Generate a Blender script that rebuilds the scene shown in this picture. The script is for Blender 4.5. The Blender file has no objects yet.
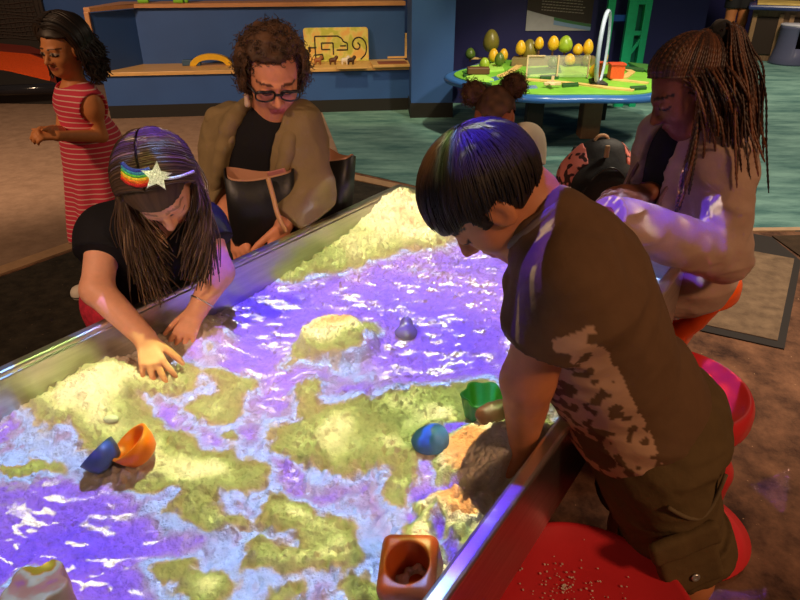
import bpy, bmesh, math, random
import numpy as np
from mathutils import Vector, Matrix
random.seed(7); RNG = np.random.default_rng(7)
SC = bpy.context.scene; COL = SC.collection
V = lambda *a: np.array(a, float)
def nrm(v):
    v = np.asarray(v, float); return v/np.linalg.norm(v)
# ------------------------------------------------------------------ camera
CAM_Z, PITCH, FPX = 1.5, math.radians(28.17), 650.0
CP, SP = math.cos(PITCH), math.sin(PITCH)
CX, CU, CF = V(1,0,0), V(0,SP,CP), V(0,CP,-SP)
CT = -CF
cd = bpy.data.cameras.new('camera'); cam = bpy.data.objects.new('camera', cd); COL.objects.link(cam)
cam.location = (0,0,CAM_Z); cam.rotation_euler = (math.pi/2-PITCH, 0, 0)
cd.sensor_width = 36; cd.lens = 36*FPX/800; cd.clip_start = .02
SC.camera = cam
SC.view_settings.view_transform = 'Standard'; SC.view_settings.look = 'None'
SC.view_settings.gamma = 1; SC.view_settings.exposure = 0; SC.view_settings.use_curve_mapping = False
def ray(u, v): return CF + CX*((u-400)/FPX) + CU*((300-v)/FPX)
def P(u, v, y):
    d = ray(u, v); return V(0,0,CAM_Z) + d*(y/d[1])
def Z(u, v, z):
    d = ray(u, v); return V(0,0,CAM_Z) + d*((z-CAM_Z)/d[2])
# ------------------------------------------------------------------ noise
def _hash(i, j, k):
    n = (i*374761393 + j*668265263 + k*2147483647 + 1442695) & 0xffffffff
    n = ((n ^ (n >> 13))*1274126177) & 0xffffffff
    n = ((n ^ (n >> 16))*2246822519) & 0xffffffff
    return ((n ^ (n >> 15)) & 0xffffff)/float(0xffffff)
def vnoise(p):
    p = np.asarray(p, float); i = np.floor(p).astype(np.int64); f = p-i; f = f*f*(3-2*f)
    r = 0
    for a in (0,1):
        wa = f[:,0] if a else 1-f[:,0]
        for b in (0,1):
            wb = f[:,1] if b else 1-f[:,1]
            for c in (0,1):
                wc = f[:,2] if c else 1-f[:,2]
                r = r + wa*wb*wc*_hash(i[:,0]+a, i[:,1]+b, i[:,2]+c)
    return r
def fbm(p, oct=3):
    r, a, s = 0, .5, 1.0
    for o in range(oct): r = r + a*(vnoise(p*s+17.3*o)-.5); a *= .5; s *= 2.03
    return r
# ------------------------------------------------------------------ distance shapes
def cap(a, b, ra, rb=None):
    a = np.asarray(a, float); b = np.asarray(b, float); rb = ra if rb is None else rb
    ba = b-a; L = max(ba@ba, 1e-9)
    def f(p):
        pa = p-a; h = np.clip(pa@ba/L, 0, 1)
        q = pa-h[:,None]*ba
        return np.sqrt((q*q).sum(1)) - (ra+(rb-ra)*h)
    return f
def chain(pts, rad, k=.0):
    fs = [cap(pts[i], pts[i+1], rad[i], rad[i+1]) for i in range(len(pts)-1)]
    return U(k, *fs) if len(fs) > 1 else fs[0]
def ell(c, r, R=None):
    c = np.asarray(c, float); r = np.asarray(r, float)
    def f(p):
        q = p-c
        if R is not None: q = q@R
        a = q/r; k0 = np.sqrt((a*a).sum(1)); b = q/(r*r); k1 = np.sqrt((b*b).sum(1))+1e-9
        return k0*(k0-1)/k1 - 0*k0
    return f
def rbox(c, half, R=None, rad=.01):
    c = np.asarray(c, float); half = np.asarray(half, float)-rad
    def f(p):
        q = p-c
        if R is not None: q = q@R
        q = np.abs(q)-half
        return np.sqrt((np.maximum(q,0)**2).sum(1)) + np.minimum(q.max(1),0) - rad
    return f
def wrinkle(f, amp, scale, st=(1,1,1), amp2=0.0):
    st = np.array(st, float)
    def g(p):
        q = p*scale*st; w = q+1.3*np.stack([vnoise(q*.7+5), vnoise(q*.7+9), vnoise(q*.7+13)],1)
        n = vnoise(w); m = vnoise(w*2.1+31)
        return f(p)-amp*(1-2*np.abs(2*n-1))*.5-amp*.45*(1-2*np.abs(2*m-1))*.5
    return g
def plane(pt, n):
    pt = np.asarray(pt, float); n = nrm(n)
    return lambda p: (p-pt)@n
def smin(a, b, k):
    if k <= 0: return np.minimum(a, b)
    h = np.maximum(k-np.abs(a-b), 0)/k
    return np.minimum(a, b)-h*h*k*.25
def U(k, *fs):
    def f(p):
        d = fs[0](p)
        for g in fs[1:]: d = smin(d, g(p), k)
        return d
    return f
def Sub(a, b, k=.004): return lambda p: -smin(-a(p), b(p), k)
def Int(a, *bs):
    def f(p):
        d = a(p)
        for b in bs: d = np.maximum(d, b(p))
        return d
    return f
def off(f, o): return lambda p: f(p)-o
def rough(f, amp, scale, oct=3, st=(1,1,1)):
    st = np.array(st, float)
    return lambda p: f(p)+amp*2*fbm(p*scale*st, oct)
# ------------------------------------------------------------------ dual surface from a distance field
def surf(f, lo, hi, h, margin=1.35, levels=4):
    lo = np.asarray(lo, float); hi = np.asarray(hi, float)
    size = h*2**levels
    n = np.maximum(np.ceil((hi-lo)/size).astype(int), 1)
    c = np.stack(np.meshgrid(*[np.arange(k) for k in n], indexing='ij'), -1).reshape(-1,3)
    for l in range(levels, -1, -1):
        size = h*2**l
        d = f(lo+(c+.5)*size)
        c = c[np.abs(d) < size*.87*margin + .002]
        if l:
            o = np.stack(np.meshgrid([0,1],[0,1],[0,1], indexing='ij'), -1).reshape(-1,3)
            c = (c[:,None,:]*2+o[None]).reshape(-1,3)
    M = 1 << 20
    key = lambda a: (a[...,0]*M+a[...,1])*M+a[...,2]
    O = np.array([[a,b,d] for a in (0,1) for b in (0,1) for d in (0,1)])
    cc = c[:,None,:]+O[None]
    kk = key(cc.astype(np.int64))
    uk, inv = np.unique(kk.ravel(), return_inverse=True)
    up = np.stack([uk//(M*M), (uk//M)%M, uk%M], -1)
    uv = f(lo+up*h)
    vals = uv[inv].reshape(-1,8)
    s = vals < 0
    act = s.any(1) & ~s.all(1)
    c = c[act]; vals = vals[act]; s = s[act]
    E = [(0,4),(1,5),(2,6),(3,7),(0,2),(1,3),(4,6),(5,7),(0,1),(2,3),(4,5),(6,7)]
    acc = np.zeros((len(c),3)); cnt = np.zeros(len(c))
    for a, b in E:
        m = s[:,a] != s[:,b]
        t = vals[:,a]/np.where(m, vals[:,a]-vals[:,b], 1)
        pt = O[a]+t[:,None]*(O[b]-O[a])
        acc += pt*m[:,None]; cnt += m
    verts = lo+(c+acc/np.maximum(cnt,1)[:,None])*h
    ck = key(c.astype(np.int64)); order = np.argsort(ck); sk = ck[order]
    def find(a):
        k = key(a.astype(np.int64)); i = np.searchsorted(sk, k); i = np.minimum(i, len(sk)-1)
        ok = (sk[i] == k) & (a >= 0).all(-1)
        return np.where(ok, order[i], -1)
    faces = []
    for ax, far in ((0,4),(1,2),(2,1)):
        b = (ax+1)%3; d = (ax+2)%3
        m = np.where(s[:,0] != s[:,far])[0]
        eb = np.zeros(3,int); eb[b] = 1; ed = np.zeros(3,int); ed[d] = 1
        i1 = find(c[m]-eb); i2 = find(c[m]-eb-ed); i3 = find(c[m]-ed)
        ok = (i1 >= 0)&(i2 >= 0)&(i3 >= 0)
        q = np.stack([m, i1, i2, i3], 1)[ok]
        fl = ~s[m,0][ok]
        q[fl] = q[fl][:, ::-1]
        faces.append(q)
    return verts, np.concatenate(faces)
# ------------------------------------------------------------------ meshes
def raw_mesh(name, verts, faces, smooth=True):
    me = bpy.data.meshes.new(name)
    verts = np.asarray(verts, np.float32); faces = np.asarray(faces, np.int32)
    n = faces.shape[1]
    me.vertices.add(len(verts)); me.vertices.foreach_set('co', verts.ravel())
    me.loops.add(faces.size); me.loops.foreach_set('vertex_index', faces.ravel())
    me.polygons.add(len(faces))
    me.polygons.foreach_set('loop_start', np.arange(0, faces.size, n, dtype=np.int32))
    me.polygons.foreach_set('loop_total', np.full(len(faces), n, np.int32))
    if smooth: me.polygons.foreach_set('use_smooth', np.ones(len(faces), bool))
    me.update(calc_edges=True); me.validate()
    return me
def set_col(me, cols):
    cols = np.asarray(cols, float)
    if cols.shape[1] == 3: cols = np.concatenate([cols, np.ones((len(cols),1))], 1)
    at = me.attributes.new('Col', 'FLOAT_COLOR', 'POINT'); at.data.foreach_set('color', cols.astype(np.float32).ravel())
ORG = {}
def link(name, me, material, parent=None, origin=None):
    """mesh given in world coordinates; origin is where the object stands"""
    o = bpy.data.objects.new(name, me); COL.objects.link(o)
    if material is not None and not me.materials: me.materials.append(material)
    if parent is not None:
        org = ORG[parent]; o.parent = parent; ORG[o] = org
        me.transform(Matrix.Translation(-Vector(org)))
    else:
        org = V(*origin) if origin is not None else V(0,0,0)
        ORG[o] = org; o.location = org; me.transform(Matrix.Translation(-Vector(org)))
    return o
def empty(name, loc):
    o = bpy.data.objects.new(name, None); COL.objects.link(o); o.location = loc; ORG[o] = V(*loc); o.empty_display_size = .05
    return o
def tag(o, label=None, cat=None, group=None, kind=None):
    if label: o['label'] = label
    if cat: o['category'] = cat
    if group: o['group'] = group
    if kind: o['kind'] = kind
    return o
def sdf_obj(name, f, lo, hi, h, material, parent=None, origin=None, color=None, margin=1.35):
    v, q = surf(f, lo, hi, h, margin)
    me = raw_mesh(name, v, q)
    if color is not None: set_col(me, color(v))
    return link(name, me, material, parent, origin)
def bm_obj(name, bm, material, parent=None, origin=None, smooth=False):
    me = bpy.data.meshes.new(name); bmesh.ops.recalc_face_normals(bm, faces=bm.faces); bm.to_mesh(me); bm.free()
    for p in me.polygons: p.use_smooth = smooth
    return link(name, me, material, parent, origin)
def mat3(R):  # columns are the local axes
    return Matrix([[float(R[i][j]) for j in range(3)] for i in range(3)]).to_4x4()
def add_box(bm, c, half, R=None, bevel=0.0, seg=2):
    r = bmesh.ops.create_cube(bm, size=1.0); vs = r['verts']
    M = Matrix.Translation(Vector(c)) @ (mat3(R) if R is not None else Matrix.Identity(4)) @ Matrix.Diagonal((2*half[0],2*half[1],2*half[2],1))
    bmesh.ops.transform(bm, matrix=M, verts=vs)
    if bevel > 0:
        es = list({e for v in vs for e in v.link_edges})
        bmesh.ops.bevel(bm, geom=es, offset=bevel, segments=seg, profile=.5, affect='EDGES')
def add_lathe(bm, prof, c=(0,0,0), n=40, R=None, sx=1, sy=1):
    rings = []
    for r, z in prof:
        ring = []
        for i in range(n):
            a = 2*math.pi*i/n
            p = V(r*math.cos(a)*sx, r*math.sin(a)*sy, z)
            if R is not None: p = np.asarray(R)@p
            ring.append(bm.verts.new(p+np.asarray(c, float)))
        rings.append(ring)
    for a, b in zip(rings, rings[1:]):
        for i in range(n): bm.faces.new((a[i], a[(i+1)%n], b[(i+1)%n], b[i]))
    if prof[0][0] > 1e-6: bm.faces.new(rings[0][::-1])
    if prof[-1][0] > 1e-6: bm.faces.new(rings[-1])
    bmesh.ops.remove_doubles(bm, verts=[v for r in rings for v in r], dist=1e-6)
def add_prism(bm, poly, z0, z1, c=(0,0,0), R=None, bevel=0.0):
    """poly: 2d points in local xy"""
    def mk(z):
        out = []
        for x, y in poly:
            p = V(x, y, z)
            if R is not None: p = np.asarray(R)@p
            out.append(bm.verts.new(p+np.asarray(c, float)))
        return out
    a, b = mk(z0), mk(z1); n = len(poly)
    fs = [bm.faces.new(a[::-1]), bm.faces.new(b)]
    for i in range(n): bm.faces.new((a[i], a[(i+1)%n], b[(i+1)%n], b[i]))
    if bevel > 0:
        bmesh.ops.bevel(bm, geom=list(fs[1].edges), offset=bevel, segments=2, profile=.5, affect='EDGES')
def resample(pts, n):
    pts = np.asarray(pts, float); d = np.r_[0, np.cumsum(np.linalg.norm(np.diff(pts, axis=0), axis=1))]
    t = np.linspace(0, d[-1], n)
    return np.stack([np.interp(t, d, pts[:,k]) for k in range(3)], 1)
def spline(pts, n):
    pts = np.asarray(pts, float); m = len(pts)
    P0 = np.vstack([2*pts[0]-pts[1], pts, 2*pts[-1]-pts[-2]])
    out = []
    for t in np.linspace(0, m-1-1e-6, n):
        i = int(t); u = t-i; a, b, c, d = P0[i:i+4]
        out.append(.5*((2*b)+(-a+c)*u+(2*a-5*b+4*c-d)*u*u+(-a+3*b-3*c+d)*u**3))
    return np.array(out)
def tubes(paths, sides=5):
    """paths: list of (points, radii, colour) -> verts, quads, colours"""
    VV, FF, CC = [], [], []; base = 0
    for pts, rad, col in paths:
        pts = np.asarray(pts, float); n = len(pts); rad = np.broadcast_to(rad, (n,)) if np.ndim(rad) < 2 else rad
        t = np.gradient(pts, axis=0); t /= np.linalg.norm(t, axis=1)[:,None]+1e-12
        ref = V(0,0,1) if abs(t[0][2]) < .9 else V(1,0,0)
        u = np.cross(t[0], ref); u /= np.linalg.norm(u)
        us = [u]
        for i in range(1, n):
            u = us[-1]-t[i]*(us[-1]@t[i]); us.append(u/(np.linalg.norm(u)+1e-12))
        us = np.array(us); ws = np.cross(t, us)
        a = np.arange(sides)*2*math.pi/sides
        ring = us[:,None,:]*np.cos(a)[None,:,None]+ws[:,None,:]*np.sin(a)[None,:,None]
        v = pts[:,None,:]+ring*np.asarray(rad)[:,None,None]
        VV.append(v.reshape(-1,3))
        i = np.arange(n-1)[:,None]*sides; j = np.arange(sides)[None]; j2 = (j+1)%sides
        q = np.stack([i+j, i+j2, i+sides+j2, i+sides+j], -1).reshape(-1,4)+base
        FF.append(q); CC.append(np.broadcast_to(np.asarray(col, float), (n*sides,3))); base += n*sides
    return np.concatenate(VV), np.concatenate(FF), np.concatenate(CC)
def tube_obj(name, paths, material, parent=None, origin=None, sides=5):
    v, q, c = tubes(paths, sides); me = raw_mesh(name, v, q); set_col(me, c)
    return link(name, me, material, parent, origin)
def rod(name, pts, r, material, parent=None, origin=None, sides=10):
    """a closed round bar"""
    pts = np.asarray(pts, float); d0 = nrm(pts[1]-pts[0]); d1 = nrm(pts[-1]-pts[-2]); e = .02*r
    pp = np.vstack([pts[0]-d0*e, pts, pts[-1]+d1*e]); rr = np.r_[1e-4, np.broadcast_to(r, (len(pts),)), 1e-4]
    return tube_obj(name, [(pp, rr, (1,1,1))], material, parent, origin, sides)
def frame(f, up):
    """right, forward, up as columns"""
    y = nrm(f); x = nrm(np.cross(y, up)); z = np.cross(x, y)
    return np.stack([x, y, z], 1)
def srgb(r, g, b):
    c = lambda v: (v/255/12.92) if v/255 <= .04045 else ((v/255+.055)/1.055)**2.4
    return (c(r), c(g), c(b))
# ------------------------------------------------------------------ materials
def mat(name, col, rough=.6, metal=0.0, vary=.0, vscale=20, bump=0.0, bscale=60, attr=False, spec=.5, stretch=(1,1,1), coat=0, sheen=0, bdist=.004, sss=0):
    m = bpy.data.materials.new(name); m.use_nodes = True
    nt = m.node_tree; N, L = nt.nodes, nt.links
    b = N['Principled BSDF']
    b.inputs['Base Color'].default_value = (*col, 1); b.inputs['Roughness'].default_value = rough
    b.inputs['Metallic'].default_value = metal; b.inputs['Specular IOR Level'].default_value = spec
    b.inputs['Coat Weight'].default_value = coat
    b.inputs['Sheen Weight'].default_value = sheen
    if sss:
        b.inputs['Subsurface Weight'].default_value = sss; b.inputs['Subsurface Scale'].default_value = .01
    tc = N.new('ShaderNodeTexCoord'); mp = N.new('ShaderNodeMapping'); mp.inputs['Scale'].default_value = stretch
    L.new(tc.outputs['Object'], mp.inputs[0])
    src = None
    if attr:
        a = N.new('ShaderNodeAttribute'); a.attribute_name = 'Col'; src = a.outputs['Color']
    if vary:
        n = N.new('ShaderNodeTexNoise'); n.inputs['Scale'].default_value = vscale; n.inputs['Detail'].default_value = 4
        L.new(mp.outputs[0], n.inputs['Vector'])
        mr = N.new('ShaderNodeMapRange'); mr.inputs[1].default_value = .3; mr.inputs[2].default_value = .7
        mr.inputs[3].default_value = 1-vary; mr.inputs[4].default_value = 1+vary
        L.new(n.outputs['Fac'], mr.inputs[0])
        vm = N.new('ShaderNodeVectorMath'); vm.operation = 'SCALE'
        if src: L.new(src, vm.inputs[0])
        else: vm.inputs[0].default_value = col
        L.new(mr.outputs[0], vm.inputs['Scale']); src = vm.outputs[0]
    if src: L.new(src, b.inputs['Base Color'])
    if bump:
        n = N.new('ShaderNodeTexNoise'); n.inputs['Scale'].default_value = bscale; n.inputs['Detail'].default_value = 5
        L.new(mp.outputs[0], n.inputs['Vector'])
        bp = N.new('ShaderNodeBump'); bp.inputs['Strength'].default_value = bump; bp.inputs['Distance'].default_value = bdist
        L.new(n.outputs['Fac'], bp.inputs['Height']); L.new(bp.outputs[0], b.inputs['Normal'])
    return m
# ------------------------------------------------------------------ people
class Head:
    """c: middle of the head, R: right / forward (face) / up columns, s: chin to crown"""
    def __init__(h, c, R, s): h.c = np.asarray(c, float); h.R = R; h.s = s
    def w(h, *p): return h.c + h.R@(np.array(p, float)*h.s)
    def loc(h, p): return ((p-h.c)@h.R)/h.s
    def sdf(h):
        s, R, w = h.s, h.R, h.w
        E = lambda c, r: ell(w(*c), np.array(r)*s, R)
        C = lambda a, b, ra, rb: cap(w(*a), w(*b), ra*s, rb*s)
        f = U(.12*s, E((0,-.06,.13), (.325,.415,.37)), E((0,.10,-.10), (.275,.28,.33)), E((0,.20,-.36), (.16,.15,.13)))
        f = U(.08*s, f, E((.155,.19,-.12), (.11,.13,.12)), E((-.155,.19,-.12), (.11,.13,.12)))
        f = U(.05*s, f, C((-.17,.315,.085), (-.03,.37,.07), .035, .035), C((.17,.315,.085), (.03,.37,.07), .035, .035))
        f = Sub(f, U(0, E((.14,.42,-.005), (.085,.085,.06)), E((-.14,.42,-.005), (.085,.085,.06))), .05*s)
        f = U(.03*s, f, C((0,.365,.03), (0,.455,-.135), .03, .05), E((.05,.395,-.15), (.042,.05,.035)), E((-.05,.395,-.15), (.042,.05,.035)))
        f = U(.015*s, f, E((.135,.305,0), (.078,.078,.062)), E((-.135,.305,0), (.078,.078,.062)))
        f = U(.02*s, f, C((-.085,.345,-.255), (0,.372,-.245), .022, .03), C((.085,.345,-.255), (0,.372,-.245), .022, .03),
              C((-.06,.345,-.295), (.06,.345,-.295), .03, .03))
        for sg in (1,-1):
            e = E((sg*.33,-.03,-.02), (.035,.095,.135))
            e = Sub(e, E((sg*.37,-.005,-.01), (.03,.05,.085)), .015*s)
            f = U(.025*s, f, e)
        return f
    def color(h, p, base, skin, lips, brow, eyes=None, lash=None):
        q = h.loc(p); x, y, z = np.abs(q[:,0]), q[:,1], q[:,2]
        near = (np.abs(q) < .75).all(1)
        m = near & (y > .29) & ((x/.11)**2+((z+.272)/.048)**2 < 1); base[m] = lips
        m = near & (y > .15) & (x > .05) & (x < .25) & (np.abs(z-.105+.30*(x-.13)**2*4) < .015); base[m] = brow
        e = ((x-.135)/.085)**2+((z+.0)/.04)**2
        if eyes is not None:
            m = near & (y > .2) & (e < 1); base[m] = eyes
            m = near & (y > .2) & (((x-.135)/.035)**2+((z-.005)/.037)**2 < 1); base[m] = (.02,.012,.01)
        if lash is not None:
            m = near & (y > .2) & (np.abs(z+.035-.9*(x-.135)**2*3) < .013) & (np.abs(x-.135) < .085); base[m] = lash
        return base
def hand(w, d, n, hl, side, curl=(20,25,20), spread=10, thumb=35, tcurl=15):
    """w wrist, d to the knuckles, n out of the palm, side +1 right hand"""
    d = nrm(d); n = nrm(np.asarray(n)-d*(np.asarray(n)@d)); t = np.cross(d, n)*side
    w = np.asarray(w, float)
    rot = lambda v, ax, a: v*math.cos(a)+np.cross(ax, v)*math.sin(a)+ax*(ax@v)*(1-math.cos(a))
    fs, palm = [], []
    offs = (.155,.055,-.05,-.145); dist = (.48,.50,.475,.43); ln = (.40,.45,.41,.32)
    for i in range(4):
        k = w+d*dist[i]*hl+t*offs[i]*hl
        palm.append(cap(w+t*offs[i]*.45*hl+d*.05*hl, k, .085*hl, .068*hl))
        sp = math.radians((1.5-i)*spread)
        dd = nrm(d*math.cos(sp)+t*math.sin(sp)); ax = np.cross(dd, n)
        pt = [k]; a = 0
        for j, sg in enumerate((.45,.31,.26)):
            a += math.radians(curl[j] if np.ndim(curl[j]) == 0 else curl[j][i])
            pt.append(pt[-1]+rot(dd, ax, a)*ln[i]*hl*sg)
        fs.append(chain(pt, np.array([.058,.052,.047,.038])*hl*(.85 if i == 3 else 1)))
    a = math.radians(thumb); b = w+d*.14*hl+t*.13*hl
    dd = nrm(d*math.cos(a)+t*math.sin(a)+n*.35); k1 = b+dd*.24*hl
    d2 = nrm(dd+d*math.tan(math.radians(tcurl))+n*.15); k2 = k1+d2*.19*hl; k3 = k2+nrm(d2+d*.2)*.14*hl
    th = chain([b, k1, k2, k3], np.array([.085,.066,.058,.044])*hl)
    return U(.03*hl, U(.06*hl, *palm), U(0, *fs), th)
class Body:
    """joints: pelvis, chest, neck, shL, shR, elL, elR, wrL, wrR, hipL, hipR, knL, knR, anL, anR"""
    def __init__(b, J, s=1.0, girth=1.0):
        b.J = {k: np.asarray(v, float) for k, v in J.items()}; b.s = s; b.g = girth
        z = nrm(b.J['neck']-b.J['pelvis']); x = b.J['shR']-b.J['shL']; x = nrm(x-z*(x@z)); y = np.cross(z, x)
        b.R = np.stack([x, y, z], 1)
    def torso(b, o=0.0, belly=1.0):
        J, s, g, R = b.J, b.s, b.g, b.R
        up = J['neck']-J['pelvis']; at = lambda t: J['pelvis']+up*t
        sw = np.linalg.norm(J['shR']-J['shL'])
        return U(.07*s, ell(at(.02), V(.155*g,.12*g,.13)*s+o, R), ell(at(.36)+R[:,1]*.012*s*belly, V(.135*g,.105*g*belly,.15)*s+o, R),
                 ell(at(.68)+R[:,1]*.01*s, V(.15*g,.112*g,.16)*s+o, R),
                 cap(J['shL']+(J['shR']-J['shL'])*.08, at(.9), .052*s+o, .062*s+o), cap(J['shR']+(J['shL']-J['shR'])*.08, at(.9), .052*s+o, .062*s+o),
                 cap(J['shL']+R[:,2]*-.05*s, J['shR']+R[:,2]*-.05*s, .055*s+o))
    def arm(b, sd, o=0.0, k=.02, r=(.056,.045,.041,.028)):
        J, s = b.J, b.s; r = np.array(r)*s+o
        a, e, w = J['sh'+sd], J['el'+sd], J['wr'+sd]; m = a*.55+e*.45
        f = w*.35+e*.65
        return U(k*s, chain([a, m, e], [r[0], r[0]*.93, r[1]]), chain([e, f, w], [r[1], r[2]*1.02, r[3]]))
    def upper(b, sd, t, o, flare=0.0):
        J, s = b.J, b.s; a, e = J['sh'+sd], J['el'+sd]; q = a+(e-a)*t; ex = q+(e-a)*.2
        return Int(cap(a, ex, .056*s+o, .05*s+o+flare), plane(q, e-a))
    def leg(b, sd, o=0.0):
        J, s = b.J, b.s; a, k_, n = J['hip'+sd], J['kn'+sd], J['an'+sd]
        c = n*.35+k_*.65-nrm(np.cross(np.cross(k_-a, n-k_)+1e-6, n-k_))*0
        return U(.03*s, cap(a, k_, .085*s+o, .056*s+o), chain([k_, c, n], [.054*s+o, .057*s+o, .036*s+o]))
    def foot(b, sd, d, o=0.0, L=.2):
        s = b.s; n = b.J['an'+sd]; d = nrm(d); heel = n-d*.035*s+V(0,0,-.03*s); toe = n+d*(L-.07)*s+V(0,0,-.04*s)
        return U(.03*s, cap(n, heel, .036*s+o, .034*s+o), cap(heel, toe, .034*s+o, .03*s+o), cap(n, toe, .034*s+o, .026*s+o))
def person(name, f, lo, hi, h, material, color, origin):
    return sdf_obj(name, f, lo, hi, h, material, None, origin, color)
def strands(path_fn, n, r, cols, seed=0, npts=14, tip=.3):
    """path_fn(rng) -> control points; colours picked between the listed ones"""
    rg = np.random.default_rng(seed); out = []
    for i in range(n):
        p = path_fn(rg)
        if p is None: continue
        p = spline(p, npts); t = np.linspace(0,1,npts)
        rr = r*(.7+.6*rg.random())*np.minimum(1, .35+4*t)*(1-(1-tip)*np.clip((t-.55)/.45,0,1))
        a = rg.random(); c = np.array(cols[0])*(1-a)+np.array(cols[1])*a
        out.append((p, rr, c))
    return out
def curls(surface_pts, normals, n_turn, rad, length, r, cols, seed=0, npts=26):
    rg = np.random.default_rng(seed); out = []
    for p, nn in zip(surface_pts, normals):
        d = nrm(nn+rg.normal(0,.45,3)); a = nrm(np.cross(d, rg.normal(0,1,3))); b = np.cross(d, a)
        t = np.linspace(0,1,npts); ph = rg.random()*6.28; k = n_turn*(.7+.6*rg.random()); l = length*(.6+.7*rg.random()); q = rad*(.6+.8*rg.random())
        pts = p[None]+d[None]*(t*l)[:,None]+(a[None]*np.cos(ph+t*k*6.28)[:,None]+b[None]*np.sin(ph+t*k*6.28)[:,None])*q
        w = rg.random(); c = np.array(cols[0])*(1-w)+np.array(cols[1])*w
        out.append((pts, r*(1-.5*t), c))
    return out
# ------------------------------------------------------------------ common materials
M_steel = mat('brushed_steel', (.56,.55,.52), .32, 1.0, vary=.12, vscale=8, bump=.05, bscale=90, stretch=(1,1,12))
M_blue = mat('blue_painted_board', srgb(50,90,156), .55, vary=.06, vscale=3)
M_navy = mat('navy_wall_paint', srgb(28,28,92), .6, vary=.08, vscale=2)
M_black = mat('black_rubber_base', (.012,.011,.010), .6)
M_birch = mat('birch_plywood', srgb(222,176,108), .45, vary=.12, vscale=6, stretch=(.6,8,8))
M_birch_edge = mat('birch_edge', srgb(196,140,92), .5, vary=.1, vscale=8, stretch=(.6,8,8))
def wallslab(name, a, b, z0, z1, t, m, kind='structure', parent=None, bevel=.0, origin=None, z0b=None, z1b=None):
    """upright slab from floor point a to floor point b, thickness t away from the camera"""
    a = V(a[0],a[1],0); b = V(b[0],b[1],0); d = nrm(b-a); n = V(-d[1],d[0],0)
    bm = bmesh.new(); c = (a+b)/2+n*t/2; c[2] = (z0+z1)/2
    add_box(bm, c, (np.linalg.norm(b-a)/2, t/2, (z1-z0)/2), np.stack([d, n, V(0,0,1)],1), bevel)
    o = bm_obj(name, bm, m, parent, origin)
    if kind and parent is None: tag(o, kind=kind)
    return o
def slab(name, poly, z0, z1, m, kind='structure'):
    bm = bmesh.new(); add_prism(bm, [(p[0],p[1]) for p in poly], z0, z1)
    return tag(bm_obj(name, bm, m), kind=kind)
# ------------------------------------------------------------------ floor
def floor_mat(name, c1, c2, scale, stretch=(1,1,1), bump=.4, bscale=120, rough=.9, speck=None):
    m = bpy.data.materials.new(name); m.use_nodes = True; nt = m.node_tree; N, L = nt.nodes, nt.links; b = N['Principled BSDF']
    b.inputs['Roughness'].default_value = rough; b.inputs['Specular IOR Level'].default_value = .25
    tc = N.new('ShaderNodeTexCoord'); mp = N.new('ShaderNodeMapping'); mp.inputs['Scale'].default_value = stretch; mp.inputs['Rotation'].default_value = (0,0,.25)
    L.new(tc.outputs['Object'], mp.inputs[0])
    n = N.new('ShaderNodeTexNoise'); n.inputs['Scale'].default_value = scale; n.inputs['Detail'].default_value = 8; n.inputs['Roughness'].default_value = .68
    L.new(mp.outputs[0], n.inputs[0])
    r = N.new('ShaderNodeValToRGB'); r.color_ramp.elements[0].position = .36; r.color_ramp.elements[1].position = .66
    r.color_ramp.elements[0].color = (*c1,1); r.color_ramp.elements[1].color = (*c2,1)
    L.new(n.outputs['Fac'], r.inputs[0]); out = r.outputs[0]
    if speck:
        n3 = N.new('ShaderNodeTexNoise'); n3.inputs['Scale'].default_value = 55; n3.inputs['Detail'].default_value = 2
        L.new(tc.outputs['Object'], n3.inputs[0])
        mr = N.new('ShaderNodeMapRange'); mr.inputs[1].default_value = .735; mr.inputs[2].default_value = .77; L.new(n3.outputs['Fac'], mr.inputs[0])
        mx = N.new('ShaderNodeMix'); mx.data_type = 'RGBA'; L.new(mr.outputs[0], mx.inputs[0]); L.new(out, mx.inputs[6]); mx.inputs[7].default_value = (*speck,1)
        out = mx.outputs[2]
    L.new(out, b.inputs['Base Color'])
    n2 = N.new('ShaderNodeTexNoise'); n2.inputs['Scale'].default_value = bscale; n2.inputs['Detail'].default_value = 3
    L.new(tc.outputs['Object'], n2.inputs[0]); bp = N.new('ShaderNodeBump'); bp.inputs['Strength'].default_value = bump; bp.inputs['Distance'].default_value = .004
    L.new(n2.outputs['Fac'], bp.inputs['Height']); L.new(bp.outputs[0], b.inputs['Normal'])
    return m
F_tan = floor_mat('tan_carpet', srgb(138,112,92), srgb(160,132,110), 9)
F_brown = floor_mat('brown_marbled_carpet', srgb(58,36,27), srgb(140,98,72), 5, (1.2,1,1), speck=srgb(190,150,115))
F_teal = floor_mat('teal_carpet', srgb(66,108,108), srgb(128,170,162), 2.6, (.7,2.4,1))
F_dark = floor_mat('dark_mat', srgb(36,32,26), srgb(62,56,46), 12, speck=srgb(110,90,70))
F_tile = floor_mat('grey_brown_tile', srgb(104,84,66), srgb(136,112,88), 14)
F_grout = mat('dark_grout', srgb(30,20,16), .8)
F_strip = mat('tan_strip', srgb(176,140,104), .6, vary=.1)
floor = slab('floor', [(-9,-1.5),(9,-1.5),(9,14),(-9,14)], -.06, 0, F_brown)
E1, E2 = V(.565,.825,0), V(.825,-.565,0)
TC = V(-.042,1.319,0)                      # middle of the sand table on the floor
def T(s, p, z=0): return TC+E1*s+E2*p+V(0,0,z)   # s along the table, p to the right of it
f0 = lambda u, v: Z(u, v, 0)
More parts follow.
